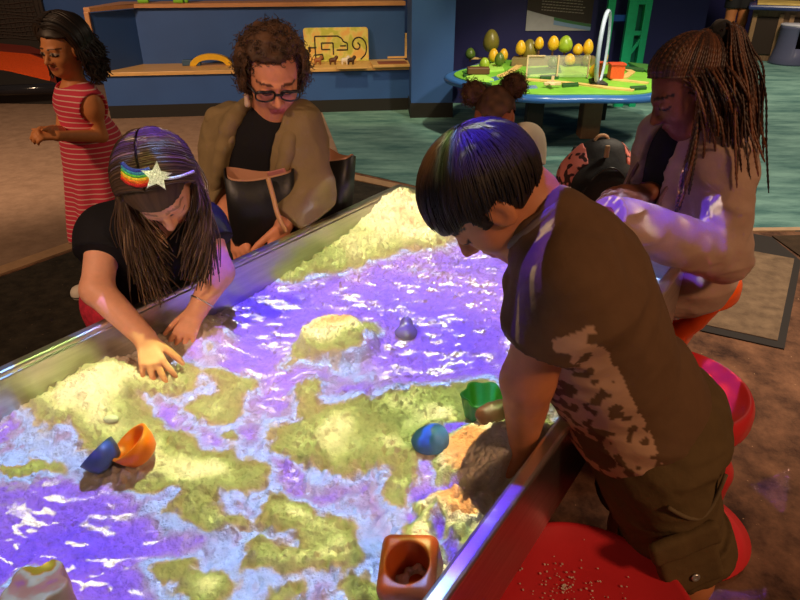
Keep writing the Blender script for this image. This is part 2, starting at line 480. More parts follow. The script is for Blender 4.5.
# tan carpet to the left, teal carpet behind on the right, dark mat round the table
slab('floor_carpet_tan', [T(-3,-2.8)[:2], T(2.75,-2.8)[:2], T(2.75,-2.3)[:2], f0(345,172)[:2], f0(322,110)[:2], (-2.9,8.6), (-9,8.6), (-9,2)], 0, .004, F_tan)
slab('floor_carpet_teal', [f0(322,112)[:2], f0(345,170)[:2], f0(560,219)[:2], f0(700,232)[:2], f0(860,231)[:2], (9,4), (9,14), (-.05,13)], 0, .0045, F_teal)
slab('floor_mat_dark', [T(-4,-2.66)[:2], T(2.60,-2.66)[:2], T(2.60,.2)[:2], T(-4,.2)[:2]], 0, .006, F_dark)
def strip(name, a, b, w, z, m):
    a, b = np.asarray(a), np.asarray(b); d = nrm(b-a); n = V(-d[1],d[0],0)*w/2
    return slab(name, [(a-n)[:2], (b-n)[:2], (b+n)[:2], (a+n)[:2]], 0, z, m)
strip('trim_1', T(-3,-2.74), T(2.70,-2.74), .10, .009, F_strip)
strip('trim_2', T(2.66,-2.74), T(2.66,.4), .10, .0085, F_strip)
strip('trim_3', f0(690,231), f0(870,229), .05, .008, F_strip)
# tiles with dark joints on the right
slab('floor_joint_dark', [f0(640,318)[:2], f0(784,350)[:2], f0(801,262)[:2], f0(772,238)[:2], f0(640,214)[:2]], 0, .006, F_grout)
slab('floor_tile_brown', [f0(640,312)[:2], f0(777,342)[:2], f0(794,260)[:2], f0(740,250)[:2], f0(650,238)[:2]], 0, .009, F_tile)
slab('floor_tile_dark', [f0(772,237)[:2], f0(800,257)[:2], f0(860,262)[:2], f0(860,234)[:2]], 0, .008, floor_mat('dark_tile', srgb(50,36,24), srgb(70,52,36), 10))
# ------------------------------------------------------------------ blue partition with play bench
pa, pb = V(-2.94,6.70,0), V(.12,7.13,0); pd = nrm(pb-pa); pn = V(-pd[1],pd[0],0)
bench = empty('play_bench', pa)
tag(bench, 'blue wall bench with birch ledge, upper shelf and black base behind the curly haired woman', 'bench')
wallslab('apron', pa, pb, .13, .42, .03, M_blue, None, bench)
wallslab('base_strip', pa, pb, 0, .13, .02, M_black, None, bench)
sb = Z(150,65,.45); bk0 = pa+pn*.5+pd*.30; bk1 = pb+pn*.5
wallslab('back_panel', bk0, bk1, .45, 1.02, .03, M_blue, None, bench)
wallslab('side_panel', pa+pd*.0, bk0, .45, .985, .03, M_blue, None, bench)
bm = bmesh.new(); add_prism(bm, [pa[:2]-pn[:2]*.03-pd[:2]*.02, pb[:2]-pn[:2]*.03, bk1[:2], bk0[:2]], .42, .455, bevel=.006); bm_obj('ledge', bm, M_birch, bench)
bm = bmesh.new(); add_prism(bm, [pa[:2]-pd[:2]*.04-pn[:2]*.02, pa[:2]+pd[:2]*.015-pn[:2]*.02, bk0[:2]+pd[:2]*.02-pn[:2]*.06, bk1[:2]-pn[:2]*.06, bk1[:2]+pn[:2]*.3, bk0[:2]+pn[:2]*.3-pd[:2]*.2], 1.0, 1.04, bevel=.006); bm_obj('upper_shelf', bm, M_birch_edge, bench)
bm = bmesh.new(); add_box(bm, pa-pd*.02+V(0,0,.725), (.022,.03,.275), np.stack([pd,pn,V(0,0,1)],1), .004); bm_obj('corner_post', bm, M_birch_edge, bench)
# walls
wallslab('wall_back', (-9,8.75), (.4,8.75), 0, 3.2, .1, M_blue)
wallslab('wall_left', (-9,-1.5), (-9,8.75), 0, 3.2, .1, M_navy)
wallslab('wall_right', (.5,7.47), (3.3,7.6), 0, 3.2, .1, M_navy)
wallslab('wall_side', (9,13.5), (9,-1.5), 0, 3.2, .1, M_navy)
wallslab('wall_far', (3.3,13.5), (9,13.5), 0, 3.2, .1, M_navy)
pil = wallslab('pillar_blue', (.113,6.75), (.53,6.77), .15, 3.2, .8, M_blue)
wallslab('baseboard_pillar', (.105,6.735), (.538,6.755), 0, .15, .8, M_black)
# ------------------------------------------------------------------ things on the bench
def on_wall(u, v, z): return Z(u, v, z)
wy = mat('yellow_wood', srgb(240,190,40), .4, vary=.06)
c = Z(211,66,.455); bm = bmesh.new(); n = 20
po = [(.215*math.cos(t), .115*math.sin(t)) for t in np.linspace(0,math.pi,n)]; pi_ = [(.155*math.cos(t), .06*math.sin(t)) for t in np.linspace(math.pi,0,n)]
add_prism(bm, po+pi_, -.04, .04, c+pn*.05, np.stack([pd, V(0,0,1), -pn],1), .004)
tag(bm_obj('toy_arch', bm, wy, None, c), 'yellow wooden toy arch standing on the birch ledge', 'toy arch')
wb = mat('grey_blue_block', srgb(58,92,120), .5)
for i, (u, w) in enumerate(((188,.055),(196,.05))):
    c = Z(u,66,.455)+pn*.03; bm = bmesh.new(); add_box(bm, c+V(0,0,.03), (w,.035,.028), np.stack([pd,pn,V(0,0,1)],1), .005)
    if i: c = c+pn*.02
    tag(bm_obj('toy_block', bm, wb, None, c), ('grey blue toy block at the left end of the pair by the yellow arch', 'grey blue toy block touching the foot of the yellow arch')[i], 'toy block', 'toy blocks on the ledge')
wg = mat('green_plastic', srgb(130,200,50), .45)
for i, (u, w) in enumerate(((144,.055),(179,.05),(187,.018))):
    c = P(u, 4, 7.32); c[2] = 1.04; bm = bmesh.new(); add_box(bm, c+V(0,0,.09), (w,.035,.09), np.stack([pd,pn,V(0,0,1)],1), .012)
    tag(bm_obj('green_block', bm, wg, None, c), ('lime green block above the slanted corner of the upper shelf', 'wide lime green block in the middle of the upper shelf', 'thin lime green block beside a wider one on the upper shelf')[i], 'block', 'green blocks on the upper shelf')
# maze board: leaning against the back panel
mz = Z(338,64,.455); mz = mz+pn*.18
mR = np.stack([pd, nrm(V(0,0,1)+pn*.16), nrm(np.cross(pd, nrm(V(0,0,1)+pn*.16)))],1)   # x along, y up the board, z towards viewer
board = empty('maze_board', mz); tag(board, 'yellow green picture board with a black track maze leaning on the bench wall', 'toy board')
def mzobj(name, bm, m, par=board): return bm_obj(name, bm, m, par)
bw, bh = .345, .34
bm = bmesh.new(); r = .03
poly = [(-bw+.02,0),(bw,0)]+[(bw-r+r*math.cos(t), bh-r+r*math.sin(t)) for t in np.linspace(0,math.pi/2,5)]+[(-bw+r+r*math.cos(t), bh-r+r*math.sin(t)) for t in np.linspace(math.pi/2,math.pi,5)]
add_prism(bm, poly, 0, .018, mz, mR, .003)
mb = mat('painted_board', srgb(214,200,96), .5); 
nt = mb.node_tree; tc = nt.nodes.new('ShaderNodeTexCoord'); nz = nt.nodes.new('ShaderNodeTexNoise'); nz.inputs['Scale'].default_value = 9
rp = nt.nodes.new('ShaderNodeValToRGB'); e = rp.color_ramp.elements; e[0].position = .4; e[0].color = (*srgb(186,186,72),1); e[1].position = .62; e[1].color = (*srgb(228,176,92),1); x = e.new(.5); x.color = (*srgb(222,206,110),1)
nt.links.new(tc.outputs['Object'], nz.inputs[0]); nt.links.new(nz.outputs['Fac'], rp.inputs[0]); nt.links.new(rp.outputs[0], nt.nodes['Principled BSDF'].inputs['Base Color'])
mzobj('board', bm, mb)
M_track = mat('black_track', (.02,.014,.01), .5)
def track(pts):
    pts = [mz+mR@V(x*bw, y*bh, .02) for x, y in pts]
    return (np.array(pts), .0075, (1,1,1))
sp_ = [(.66+.20*(1-t/13)*math.cos(-2.4+t*.62)*1.0+.0, .56+.26*(1-t/13)*math.sin(-2.4+t*.62)) for t in range(10)]
tr = [track(a) for a in ([(-.82,.45),(-.82,.3)], [(-.88,.42),(-.62,.42)], [(-.66,.12),(-.66,.75),(.05,.75),(.18,.68),(.22,.58),(.34,.55),(.34,.34),(.0,.34)],
     [(-.1,.55),(-.46,.55),(-.46,.36),(-.2,.36)], [(-.1,.55),(-.1,.2)], [(.12,.46),(.3,.46)], [(-.7,.2),(-.45,.22),(-.42,.08),(-.6,.04)], [(.74,.05),(.9,.22),(.93,.45),(.86,.62),(.72,.7),(.58,.66),(.5,.52),(.56,.38),(.68,.36),(.73,.46),(.66,.55)])]
tr = [(resample(a,16) if len(a) < 4 else spline(a,34) if len(a) > 8 else resample(a,40), r_, c_) for a, r_, c_ in tr]
tube_obj('maze_track', tr, M_track, board)
for i, (u, cc, lb) in enumerate(((318,(150,90,50),'brown toy animal figure at the left foot of the maze board'),(333,(90,50,30),'dark brown toy animal figure before the maze board'),(345,(225,215,200),'white toy animal figure at the centre before the maze board'),(351,(60,40,30),'blackish toy animal figure right of the white one'))):
    c = Z(u,65,.455)+pn*.04; c[2] = .4545; m = mat('figure_paint', srgb(*cc), .5)
    f = U(.015, ell(c+V(0,0,.045), (.04,.022,.024)), ell(c+pd*.04+V(0,0,.07), (.02,.018,.02)), *[cap(c+pd*a+pn*b+V(0,0,.04), c+pd*a+pn*b+V(0,0,.006), .009) for a in (-.025,.025) for b in (-.012,.012)])
    tag(sdf_obj('toy_animal', f, c-.1, c+.12, .005, m, None, c), lb, 'toy animal', 'toy animals by the maze board')
# wooden tray and open box lid at the right end of the ledge
c = Z(393,66,.455)+pn*.06; tray_ = empty('wooden_tray', c); tag(tray_, 'pale wooden tray with a red brown inset at the right end of the ledge', 'tray')
R0 = np.stack([pd,pn,V(0,0,1)],1)
bm = bmesh.new(); add_box(bm, c+V(0,0,.012), (.22,.15,.012), R0, .003); bm_obj('tray_base', bm, M_birch, tray_)
bm = bmesh.new(); add_box(bm, c+V(0,0,.026), (.15,.09,.003), R0); bm_obj('inset', bm, mat('red_brown_panel', srgb(150,80,45), .5), tray_)
c = Z(404,62,.455)+pn*.28; bm = bmesh.new(); add_box(bm, c+V(0,0,.13), (.15,.012,.13), np.stack([pd, nrm(pn-V(0,0,.25)), nrm(V(0,0,1)+pn*.25)],1), .003)
tag(bm_obj('plywood_offcut', bm, M_birch, None, c), 'pale plywood panel leaning behind the wooden tray', 'panel')
c = Z(352,68,.455)+pn*.0; bm = bmesh.new(); add_box(bm, c+V(0,0,.006), (.16,.06,.006), R0, .002)
tag(bm_obj('plywood_sheet', bm, M_birch, None, c), 'thin pale plywood sheet lying on the ledge before the maze board', 'sheet')
# ------------------------------------------------------------------ left: net, orange ramp, black rail
rl = Z(-40,101,.0); rr_ = Z(70,97,.0)
ramp = empty('orange_ramp', rl); tag(ramp, 'orange woven play ramp with a black padded rail behind the girl in pink', 'play ramp')
M_or = mat('orange_woven', srgb(255,92,20), .7, vary=.12, vscale=40, bump=.5, bscale=60, bdist=.02)
bm = bmesh.new()
pts = [P(-60,60,7.9), P(8,70,7.75), P(50,80,7.6), P(52,62,8.15), P(30,54,8.4), P(-60,46,8.5)]
top = [bm.verts.new(p) for p in pts]; bot = [bm.verts.new((p[0],p[1],.01)) for p in pts]
bm.faces.new(top); bm.faces.new(bot[::-1])
for i in range(6): bm.faces.new((top[i], bot[i], bot[(i+1)%6], top[(i+1)%6]))
bm_obj('ramp_surface', bm, M_or, ramp)
bm = bmesh.new(); pts = [P(-60,61,7.86), P(8,71,7.71), P(54,82,7.54), P(62,90,7.4), P(-60,92,7.5)]
top = [bm.verts.new(p) for p in pts]; bot = [bm.verts.new((p[0],p[1],.008)) for p in pts]
bm.faces.new(top); bm.faces.new(bot[::-1])
for i in range(5): bm.faces.new((top[i], bot[i], bot[(i+1)%5], top[(i+1)%5]))
bm_obj('front_skirt', bm, mat('black_vinyl', (.02,.017,.015), .5), ramp)
a, b_ = P(-70,92,7.3), P(78,88,7.3); rod('rail', [a, (a+b_)/2, b_], .055, mat('gloss_black', (.015,.015,.02), .12), ramp, sides=16)
bm = bmesh.new(); pts = [P(-60,46,8.52), P(30,53,8.42), P(54,61,8.3), P(54,55,8.45), P(30,46,8.55), P(-60,38,8.65)]
bmesh.ops.contextual_create(bm, geom=[bm.verts.new(p) for p in pts])
r_ = bmesh.ops.extrude_face_region(bm, geom=bm.faces[:]); bmesh.ops.translate(bm, verts=[g for g in r_['geom'] if isinstance(g, bmesh.types.BMVert)], vec=(0,.05,-.05))
bm_obj('back_edge', bm, mat('dark_red_edge', srgb(110,36,24), .7), ramp)
# net: a dark backing with a woven mesh of cords
net = empty('safety_net', (-5.2,8.7,0)); tag(net, 'dark mesh net hanging behind the orange play ramp', 'net')
bm = bmesh.new(); add_box(bm, (-5.75,8.71,1.3), (1.38,.02,1.3)); bm_obj('net_backing', bm, mat('net_backing', (.03,.022,.016), .8), net)
nets = []
for k in range(64):
    z0 = .55+k*.045; nets.append((np.array([(-7.1+j*.12, 8.675+.006*(j%2), z0+.015*math.sin(j*1.1+k)) for j in range(23)]), .008, srgb(62,52,44)))
for k in range(46):
    x0 = -7.1+k*.06; nets.append((np.array([(x0+.01*math.sin(j+k), 8.675+.006*((j+1)%2), .55+j*.1) for j in range(21)]), .006, srgb(50,42,36)))
tube_obj('net_cords', nets, mat('net_cord', (.1,.08,.07), .8, attr=True), net, sides=4)
# ------------------------------------------------------------------ round landscape table at the back
lt = V(1.47,6.22,0); HT = .50
table = empty('landscape_table', lt); tag(table, 'cloud shaped blue rimmed play table with a green miniature landscape', 'table')
M_rim = mat('blue_gloss_rim', srgb(58,112,190), .22)
M_green = mat('green_landscape', srgb(120,190,60), .55, vary=.12, vscale=5)
def cloud(r, n=96):
    out = []
    for i in range(n):
        t = 2*math.pi*i/n; d = t-math.pi*1.0
        k = r*(1+.05*math.cos(6*t))
        out.append((k*math.cos(t)*1.0, k*math.sin(t)*1.02))
    return out
def ring_lathe(bm, outline, prof, c):
    rings = []
    for s_, z in prof: rings.append([bm.verts.new((c[0]+x*s_, c[1]+y*s_, c[2]+z)) for x, y in outline])
    n = len(outline)
    for a, b in zip(rings, rings[1:]):
        for i in range(n): bm.faces.new((a[i], a[(i+1)%n], b[(i+1)%n], b[i]))
    bm.faces.new(rings[0][::-1]); bm.faces.new(rings[-1])
bm = bmesh.new(); ring_lathe(bm, cloud(1.02), [(.96,-.055),(.99,-.05),(1.0,-.028),(.99,-.006),(.965,0)], lt+V(0,0,HT)); bm_obj('table_rim', bm, M_rim, table, smooth=True)
bm = bmesh.new(); ring_lathe(bm, cloud(.93), [(1,0),(1,.008),(.995,.012)], lt+V(0,0,HT)); bm_obj('landscape_top', bm, M_green, table)
# stepped terraces and roads belong to the table top
def terrace(px, m, z, name):
    bm = bmesh.new(); add_prism(bm, [Z(u,v,HT+z)[:2] for u, v in px], HT+.010, HT+z, bevel=.003); return bm_obj(name, bm, m, table)
M_g2 = mat('dark_green_terrace', srgb(58,122,44), .6, vary=.1); M_g3 = mat('light_green_terrace', srgb(168,222,96), .6, vary=.08)
terrace([(466,76),(482,73),(494,79),(470,81)], M_g3, .03, 'terrace'); terrace([(470,66),(500,62),(504,69),(476,72)], M_g3, .028, 'terrace'); terrace([(462,71),(476,68),(484,71),(470,75)], M_g2, .022, 'terrace')
terrace([(530,66),(590,64),(592,74),(530,76)], M_g3, .018, 'terrace'); terrace([(528,68),(560,66),(562,72),(528,74)], M_g2, .024, 'terrace'); terrace([(628,62),(648,64),(650,72),(640,68)], M_g2, .03, 'terrace')
terrace([(512,58.2),(596,57.8),(594,55.6),(514,55.8)], mat('brown_plateau', srgb(128,112,72), .6, vary=.15, vscale=12), .088, 'plateau')
M_hd = mat('dark_edge_shade', srgb(36,84,36), .7, vary=.2, vscale=30)  # dark green strips put in for terrace edges and the shadows along them
for px in ([(463,73),(478,71),(479,72.5),(464,75)],[(468,68),(486,66),(487,67),(469,69.5)],[(500,80),(515,78),(516,79.5),(501,82)],[(540,75),(558,74),(559,76.5),(541,77.5)],[(562,83),(578,82),(579,84),(563,85)],[(625,66),(644,68),(644,70),(625,68)],[(630,86),(646,85),(647,87),(631,88)],[(603,74),(611,73),(611,75),(603,76)],[(565,63),(584,62),(584,64),(565,65)],[(480,81),(492,83),(491,84.5),(479,82.5)]): terrace(px, M_hd, .034, 'edge_shade_strip')
M_pond = mat('blue_pond', srgb(60,120,190), .2)
terrace([(486,78),(496,76),(500,79),(490,82)], M_pond, .014, 'pond'); terrace([(520,86),(536,85),(538,88),(522,89)], M_pond, .014, 'pond')
M_road = mat('tan_road', srgb(226,190,120), .5, vary=.08)
def road(px, w, name='road'):
    c = [Z(u,v,HT+.02) for u, v in px]; bm = bmesh.new(); L_, R_ = [], []
    for i, p in enumerate(c):
        d = nrm(c[min(i+1,len(c)-1)]-c[max(i-1,0)]); n = V(-d[1],d[0],0)*w/2
        L_.append(p+n); R_.append(p-n)
    add_prism(bm, [q[:2] for q in R_+L_[::-1]], HT+.010, HT+.026, bevel=.002); return bm_obj(name, bm, M_road, table)
road([(522,79),(548,81),(580,84),(610,88),(634,90)], .07); road([(500,76),(510,72),(520,65),(530,62),(590,58)], .06); road([(604,63),(622,67),(632,72),(625,77),(610,78)], .06); road([(470,58),(486,58),(494,60)], .05); road([(612,79),(630,81),(648,83)], .05)
for (u, v, hx, col, nm) in ((533,118,.07,'black','leg'),(587,112,.085,'tan','leg')):
    b = Z({'black':531,'tan':587}[col], {'black':146,'tan':137}[col], 0)
    bm = bmesh.new(); add_box(bm, b+V(0,0,.225), (hx,hx,.225), None, .01)
    o = bm_obj('leg', bm, mat('leg_'+col, srgb(26,22,20) if col == 'black' else srgb(150,112,78), .6, vary=.1), table)
    tag(o, label='black square leg' if col == 'black' else 'tan wooden leg')
for b in ((.95,6.6,0),(2.0,6.7,0)):
    bm = bmesh.new(); add_box(bm, V(*b)+V(0,0,.225), (.07,.07,.225), None, .01); bm_obj('leg', bm, mat('leg_dark', srgb(26,22,20), .6), table)
bm = bmesh.new(); add_box(bm, lt+V(.0,-.15,.41), (.3,.3,.035), None, .01); bm_obj('under_frame', bm, M_black, table)
# egg shaped trees: foliage on a short trunk
M_trunk = mat('tree_trunk', srgb(90,60,36), .6)
TM = {'o': mat('olive_tree', srgb(120,112,44), .35, vary=.1), 'y': mat('yellow_tree', srgb(228,182,40), .35, vary=.08), 'g': mat('green_tree', srgb(150,180,50), .35, vary=.1), 'd': mat('dark_green_tree', srgb(84,110,40), .35, vary=.1)}
trees = [(470,61,5,10,'d','small dark green egg tree at the left edge of the landscape table'),
 (490,55,8,20,'o','tallest olive egg tree near the left edge of the landscape'),
 (493,64,5,12,'y','yellow egg tree right in front of the tallest olive tree'),
 (503,63,4.5,11,'y','yellow egg tree right of the pair by the tallest olive tree'),
 (484,72,5,11,'g','green egg tree beside the brown bridge at left'),
 (499,68,5,12,'d','dark green egg tree in front of the two small yellow trees'),
 (520,57,5,13,'y','yellow egg tree peeking out left behind the large olive tree'),
 (528,64,8,20,'o','large olive egg tree at the left end of the clear fence'),
 (538,52,4.5,11,'y','yellow egg tree at the back, just right of the large olive tree'),
 (552,53,5.5,13,'y','golden egg tree with a shiny top in the back row'),
 (564,55,7,15,'g','large light green egg tree in the middle of the back row'),
 (577,57,5,10,'y','low yellow egg tree right of the light green one in the back row'),
 (587,57,5,14,'y','yellow egg tree half hidden behind the round mirror'),
 (552,70,5,10,'d','small dark green egg tree behind the clear fence at its middle'),
 (569,67,5.5,10,'y','round yellow egg tree in front of the clear fence'),
 (586,67,5,10,'o','small olive egg tree just left of the round mirror'),
 (593,80,5,12,'y','bright yellow egg tree in front of the round mirror'),
 (604,64,3,10,'y','thin yellow egg tree just right of the round mirror')]
for u, v, rx, hpx, k, lb in trees:
    hi_ = v < 59 and u > 510; vb = max(v, 57.0 if hi_ else 60.5); b = Z(u, vb, HT+(.088 if hi_ else .012)); dep = b[1]*CP-(b[2]-CAM_Z)*SP; r = rx/FPX*dep; hh = hpx/FPX*dep*1.08; lf = (vb-v)/FPX*dep*1.05
    t = empty('egg_tree', b); tag(t, lb, 'toy tree', 'egg shaped toy trees on the landscape table')
    bm = bmesh.new(); add_lathe(bm, [(.012,-.004),(.010,.03+lf)], b, 10); bm_obj('trunk', bm, M_trunk, t, smooth=True)
    bm = bmesh.new(); prof = [(max(r*math.sin(a)*(1+.17*math.cos(a))*1.0,1e-7), .018+lf+hh/2-hh/2*math.cos(a)) for a in np.linspace(0,math.pi,14)]
    add_lathe(bm, prof, b, 20); bm_obj('foliage', bm, TM[k], t, smooth=True)
# round magnifier mirror standing on edge
b = Z(598,84,HT+.012); mir = empty('standing_mirror', b); tag(mir, 'tall oval mirror with white blue rim standing on the landscape table', 'mirror')
ax = nrm(V(1,.42,0)); up = V(0,0,1); Rm = np.stack([nrm(V(.42,.9,0)), up, np.cross(nrm(V(.42,.9,0)), up)],1)
c = b+V(0,0,.285); pts = [c+Rm@V(.20*math.cos(t), .28*math.sin(t), 0) for t in np.linspace(0,2*math.pi,49)]
v, q, cc = tubes([(np.array(pts), .018, (1,1,1))], 8); link('mirror_rim', raw_mesh('mirror_rim', v, q), mat('pale_blue_rim', srgb(170,190,220), .25), mir)
bm = bmesh.new(); add_prism(bm, [(.20*math.cos(t), .28*math.sin(t)) for t in np.linspace(0,2*math.pi,40)[:-1]], -.006, .006, c, Rm); bm_obj('glass', bm, mat('mirror_glass', (.75,.8,.75), .06, 1.0), mir)
bm = bmesh.new(); add_box(bm, b+V(0,0,.012), (.05,.12,.013), None, .004); bm_obj('foot', bm, M_black, mir)
# barn, bridge, plane, clear fence
b = Z(615,78,HT+.026); bm = bmesh.new(); add_box(bm, b+V(0,0,.055), (.06,.05,.055), None, .004)
barn = bm_obj('toy_barn', bm, mat('red_orange_barn', srgb(226,90,40), .5, vary=.15, vscale=60), None, b); tag(barn, 'small orange red toy barn beside the tan road', 'toy barn')
bm = bmesh.new(); add_box(bm, b+V(0,0,.118), (.068,.058,.008), None, .003); bm_obj('roof', bm, mat('barn_roof', srgb(200,70,36), .5), barn)
b = Z(478,74,HT+.03); bm = bmesh.new(); add_box(bm, b+V(0,0,.03), (.10,.045,.03), None, .01)
tag(bm_obj('toy_bridge', bm, mat('brown_bridge', srgb(96,64,40), .5), None, b), 'brown wooden toy bridge at the left side of the landscape', 'toy bridge')
b = Z(552,86,HT+.026); pl = empty('toy_plane', b); tag(pl, 'tiny pale toy plane on the green front of the landscape', 'toy plane'); M_pl = mat('pale_wood', srgb(220,195,160), .5)
bm = bmesh.new(); add_box(bm, b+V(0,0,.018), (.07,.014,.014), None, .006); bm_obj('fuselage', bm, M_pl, pl)
bm = bmesh.new(); add_box(bm, b+V(-.01,0,.022), (.02,.08,.004), None, .002); bm_obj('wing', bm, M_pl, pl)
bm = bmesh.new(); add_box(bm, b+V(-.0,0,.05), (.012,.004,.03), None, .002); bm_obj('tail_fin', bm, M_pl, pl)
fa, fb = Z(526,77,HT+.026), Z(587,77,HT+.026); fn = empty('clear_fence', fa); tag(fn, 'clear acrylic fence with thin pale posts across the landscape', 'fence')
M_acr = bpy.data.materials.new('clear_acrylic'); M_acr.use_nodes = True; nt = M_acr.node_tree; bs = nt.nodes['Principled BSDF']
bs.inputs['Base Color'].default_value = (.92,.95,.92,1); bs.inputs['Roughness'].default_value = .05; bs.inputs['Alpha'].default_value = .16
bm = bmesh.new(); d = nrm(fb-fa); add_box(bm, (fa+fb)/2+V(0,0,.09), (np.linalg.norm(fb-fa)/2,.004,.09)); bm_obj('panel', bm, M_acr, fn)
for t in (0,.5,1):
    p = fa+(fb-fa)*t; bm = bmesh.new(); add_box(bm, p+V(0,-.008,.09), (.006,.006,.092)); bm_obj('post', bm, M_pl, fn)
bm = bmesh.new(); add_box(bm, fa+(fb-fa)*.14+V(0,-.008,.178), (.075,.005,.005)); bm_obj('cap_rail', bm, M_pl, fn)
# ------------------------------------------------------------------ poster on the navy wall
def at_wall(u, v): # wall_right front face
    a, b = V(.5,7.47,0), V(3.3,7.6,0); n = V(-(b-a)[1], (b-a)[0], 0); d = ray(u, v); o = V(0,0,CAM_Z)
    return o+d*(((a-o)@n)/(d@n))
wd = nrm(V(2.8,.13,0)); wn = V(wd[1],-wd[0],0)
p0, p1 = at_wall(525,33), at_wall(590,29); z0 = .755; z1 = 1.7
pc = V((p0[0]+p1[0])/2, (p0[1]+p1[1])/2, 0); hw = np.linalg.norm((p1-p0)[:2])/2; RW = np.stack([wd, V(0,0,1), wn],1)
post = empty('wall_poster', pc+V(0,0,z0)); tag(post, 'large dark poster with pale lines of text and a light foot on the navy wall', 'poster')
def flat(name, poly, t0, t1, m):
    bm = bmesh.new(); add_prism(bm, poly, t0, t1, pc+V(0,0,z0), RW); return bm_obj(name, bm, m, post)
H = z1-z0
flat('poster_sheet', [(-hw,0),(hw,0),(hw,H),(-hw,H)], .004, .012, mat('poster_pale', srgb(170,170,178), .5, vary=.05))
arc = [(hw*(-1+2*t), .205-.19*t+.05*t*t) for t in np.linspace(0,1,14)]
flat('dark_field', arc+[(hw,H),(-hw,H)], .013, .015, mat('poster_dark', srgb(46,34,32), .5, vary=.1, vscale=14))
low = [(hw*(-1+2*t), .175-.19*t+.05*t*t) for t in np.linspace(.42,1,10)]
flat('green_band', [(hw*(-1+2*t), .203-.19*t+.05*t*t) for t in np.linspace(.42,1,10)][::-1]+low, .0135, .0155, mat('poster_green', srgb(60,110,70), .5))
flat('blue_band', [(hw*(-1+2*t), .175-.19*t+.05*t*t) for t in np.linspace(.42,1,10)][::-1]+[(hw*(-.16),.06),(hw,.0)], .0135, .0155, mat('poster_blue', srgb(120,150,190), .5))
rg = random.Random(3); M_txt = mat('poster_text', srgb(150,140,130), .6)
for k in range(6):
    bm = bmesh.new(); z = .19+k*.028; x = -.2
    while x < .24:
        w = rg.uniform(.012,.035); add_box(bm, pc+V(0,0,z0)+RW@V(x+w/2, z-.08*x, .0165), (w/2,.004,.001), RW); x += w+.008
    bm_obj('text_line', bm, M_txt, post)
# ------------------------------------------------------------------ teal green frame house and blue panel
M_teal = mat('teal_frame', srgb(20,170,120), .35, vary=.08); gh = empty('play_lattice', (2.05,7.3,0)); tag(gh, 'teal green lattice play frame standing behind the landscape table', 'play frame')
def post_at(u0, v0, u1, v1, r, name, y=7.3):
    a, b = P(u0, v0, y), P(u1, v1, y); bm = bmesh.new(); d = nrm(b-a); R = frame(V(0,1,0), d)
    add_box(bm, (a+b)/2, (r,.03,np.linalg.norm(b-a)/2), np.stack([np.cross(V(0,1,0), d), V(0,1,0), d],1), .004); return bm_obj(name, bm, M_teal, gh)
for u, r in ((612,.038),(634,.05)):
    a = P(u,0,7.3); bm = bmesh.new(); add_box(bm, V(a[0],7.3,.85), (r,.03,.85), None, .004); bm_obj('post', bm, M_teal, gh)
a = P(645,0,7.3)-V(.06,0,0); bm = bmesh.new(); add_box(bm, V(a[0]+.1,7.3,.85), (.035,.03,.85), None, .004); bm_obj('post', bm, M_teal, gh)
x0, x1 = P(634,0,7.3)[0], a[0]+.1
for v in (33,2): z = P(640,v,7.3)[2]; bm = bmesh.new(); add_box(bm, V((x0+x1)/2,7.3,z), ((x1-x0)/2,.022,.022), None, .003); bm_obj('cross_bar', bm, M_teal, gh)
a, b = V(x0+.02,7.3,P(640,56,7.3)[2]), V(x1,7.3,P(655,36,7.3)[2]); d = nrm(b-a)
bm = bmesh.new(); add_box(bm, (a+b)/2, (np.linalg.norm(b-a)/2,.018,.018), np.stack([d, V(0,1,0), np.cross(d, V(0,1,0))],1), .003); bm_obj('brace', bm, M_teal, gh)
bm = bmesh.new(); add_box(bm, V((x0+x1)/2,7.36,.8), ((x1-x0)/2,.012,.8)); bm_obj('back_panel', bm, mat('dark_teal_panel', srgb(14,96,80), .3), gh)
xa, xb = P(618,0,7.34)[0], P(629,0,7.34)[0]
bm = bmesh.new(); add_box(bm, V((xa+xb)/2,7.36,P(620,18,7.36)[2]), ((xb-xa)/2+.03,.01,.03)); bm_obj('blue_bar', bm, mat('bright_blue_bar', srgb(30,90,190), .3), gh)
# ------------------------------------------------------------------ far right: second play table, stool
M_oak = mat('grey_oak', srgb(128,100,72), .6, vary=.18, vscale=6, stretch=(6,6,.7)); M_recess_shade = mat('recess_shade_brown', srgb(50,36,26), .8)  # solid plates, the shade of an opening is put into their dark colour
t0 = P(754,9,10.8); ztop = t0[2]; cn = V(t0[0],t0[1],0); tx = nrm(V(.90,-.44,0)); ty = V(.44,.90,0); RW2 = np.stack([tx,ty,V(0,0,1)],1)
wt = empty('wooden_play_table', cn); tag(wt, 'wooden play table with blue top edge and dark inset panels at far right', 'table')
def wbox(name, x, y, z, hx, hy, hz, m, bev=.004):
    bm = bmesh.new(); add_box(bm, cn+RW2@V(x,y,z), (hx,hy,hz), RW2, bev); return bm_obj(name, bm, m, wt)
wbox('body', .9, .45, ztop/2, .9, .45, ztop/2, M_oak, .01)
for x in (.22,.72):
    wbox('recess_panel', x, -.006, ztop*.5, .15, .012, ztop*.36, M_recess_shade)
    for s in (-1,1): wbox('panel_frame', x+s*.18, -.016, ztop*.5, .032, .014, ztop*.42, mat('pale_oak', srgb(158,124,88), .6, vary=.1), .003)
wbox('table_top', .92, .4, ztop+.03, 1.0, .55, .035, mat('dark_blue_edge', srgb(48,64,120), .3), .025)
wbox('play_mat', .95, .4, ztop+.075, .92, .48, .012, mat('bright_mat', srgb(230,200,110), .5, vary=.3, vscale=5))
b = Z(788,64,0); bm = bmesh.new(); h_ = .56; n = 36
st = empty('hourglass_stool', b); tag(st, 'grey blue hourglass stool with a pale top at far right edge', 'stool')
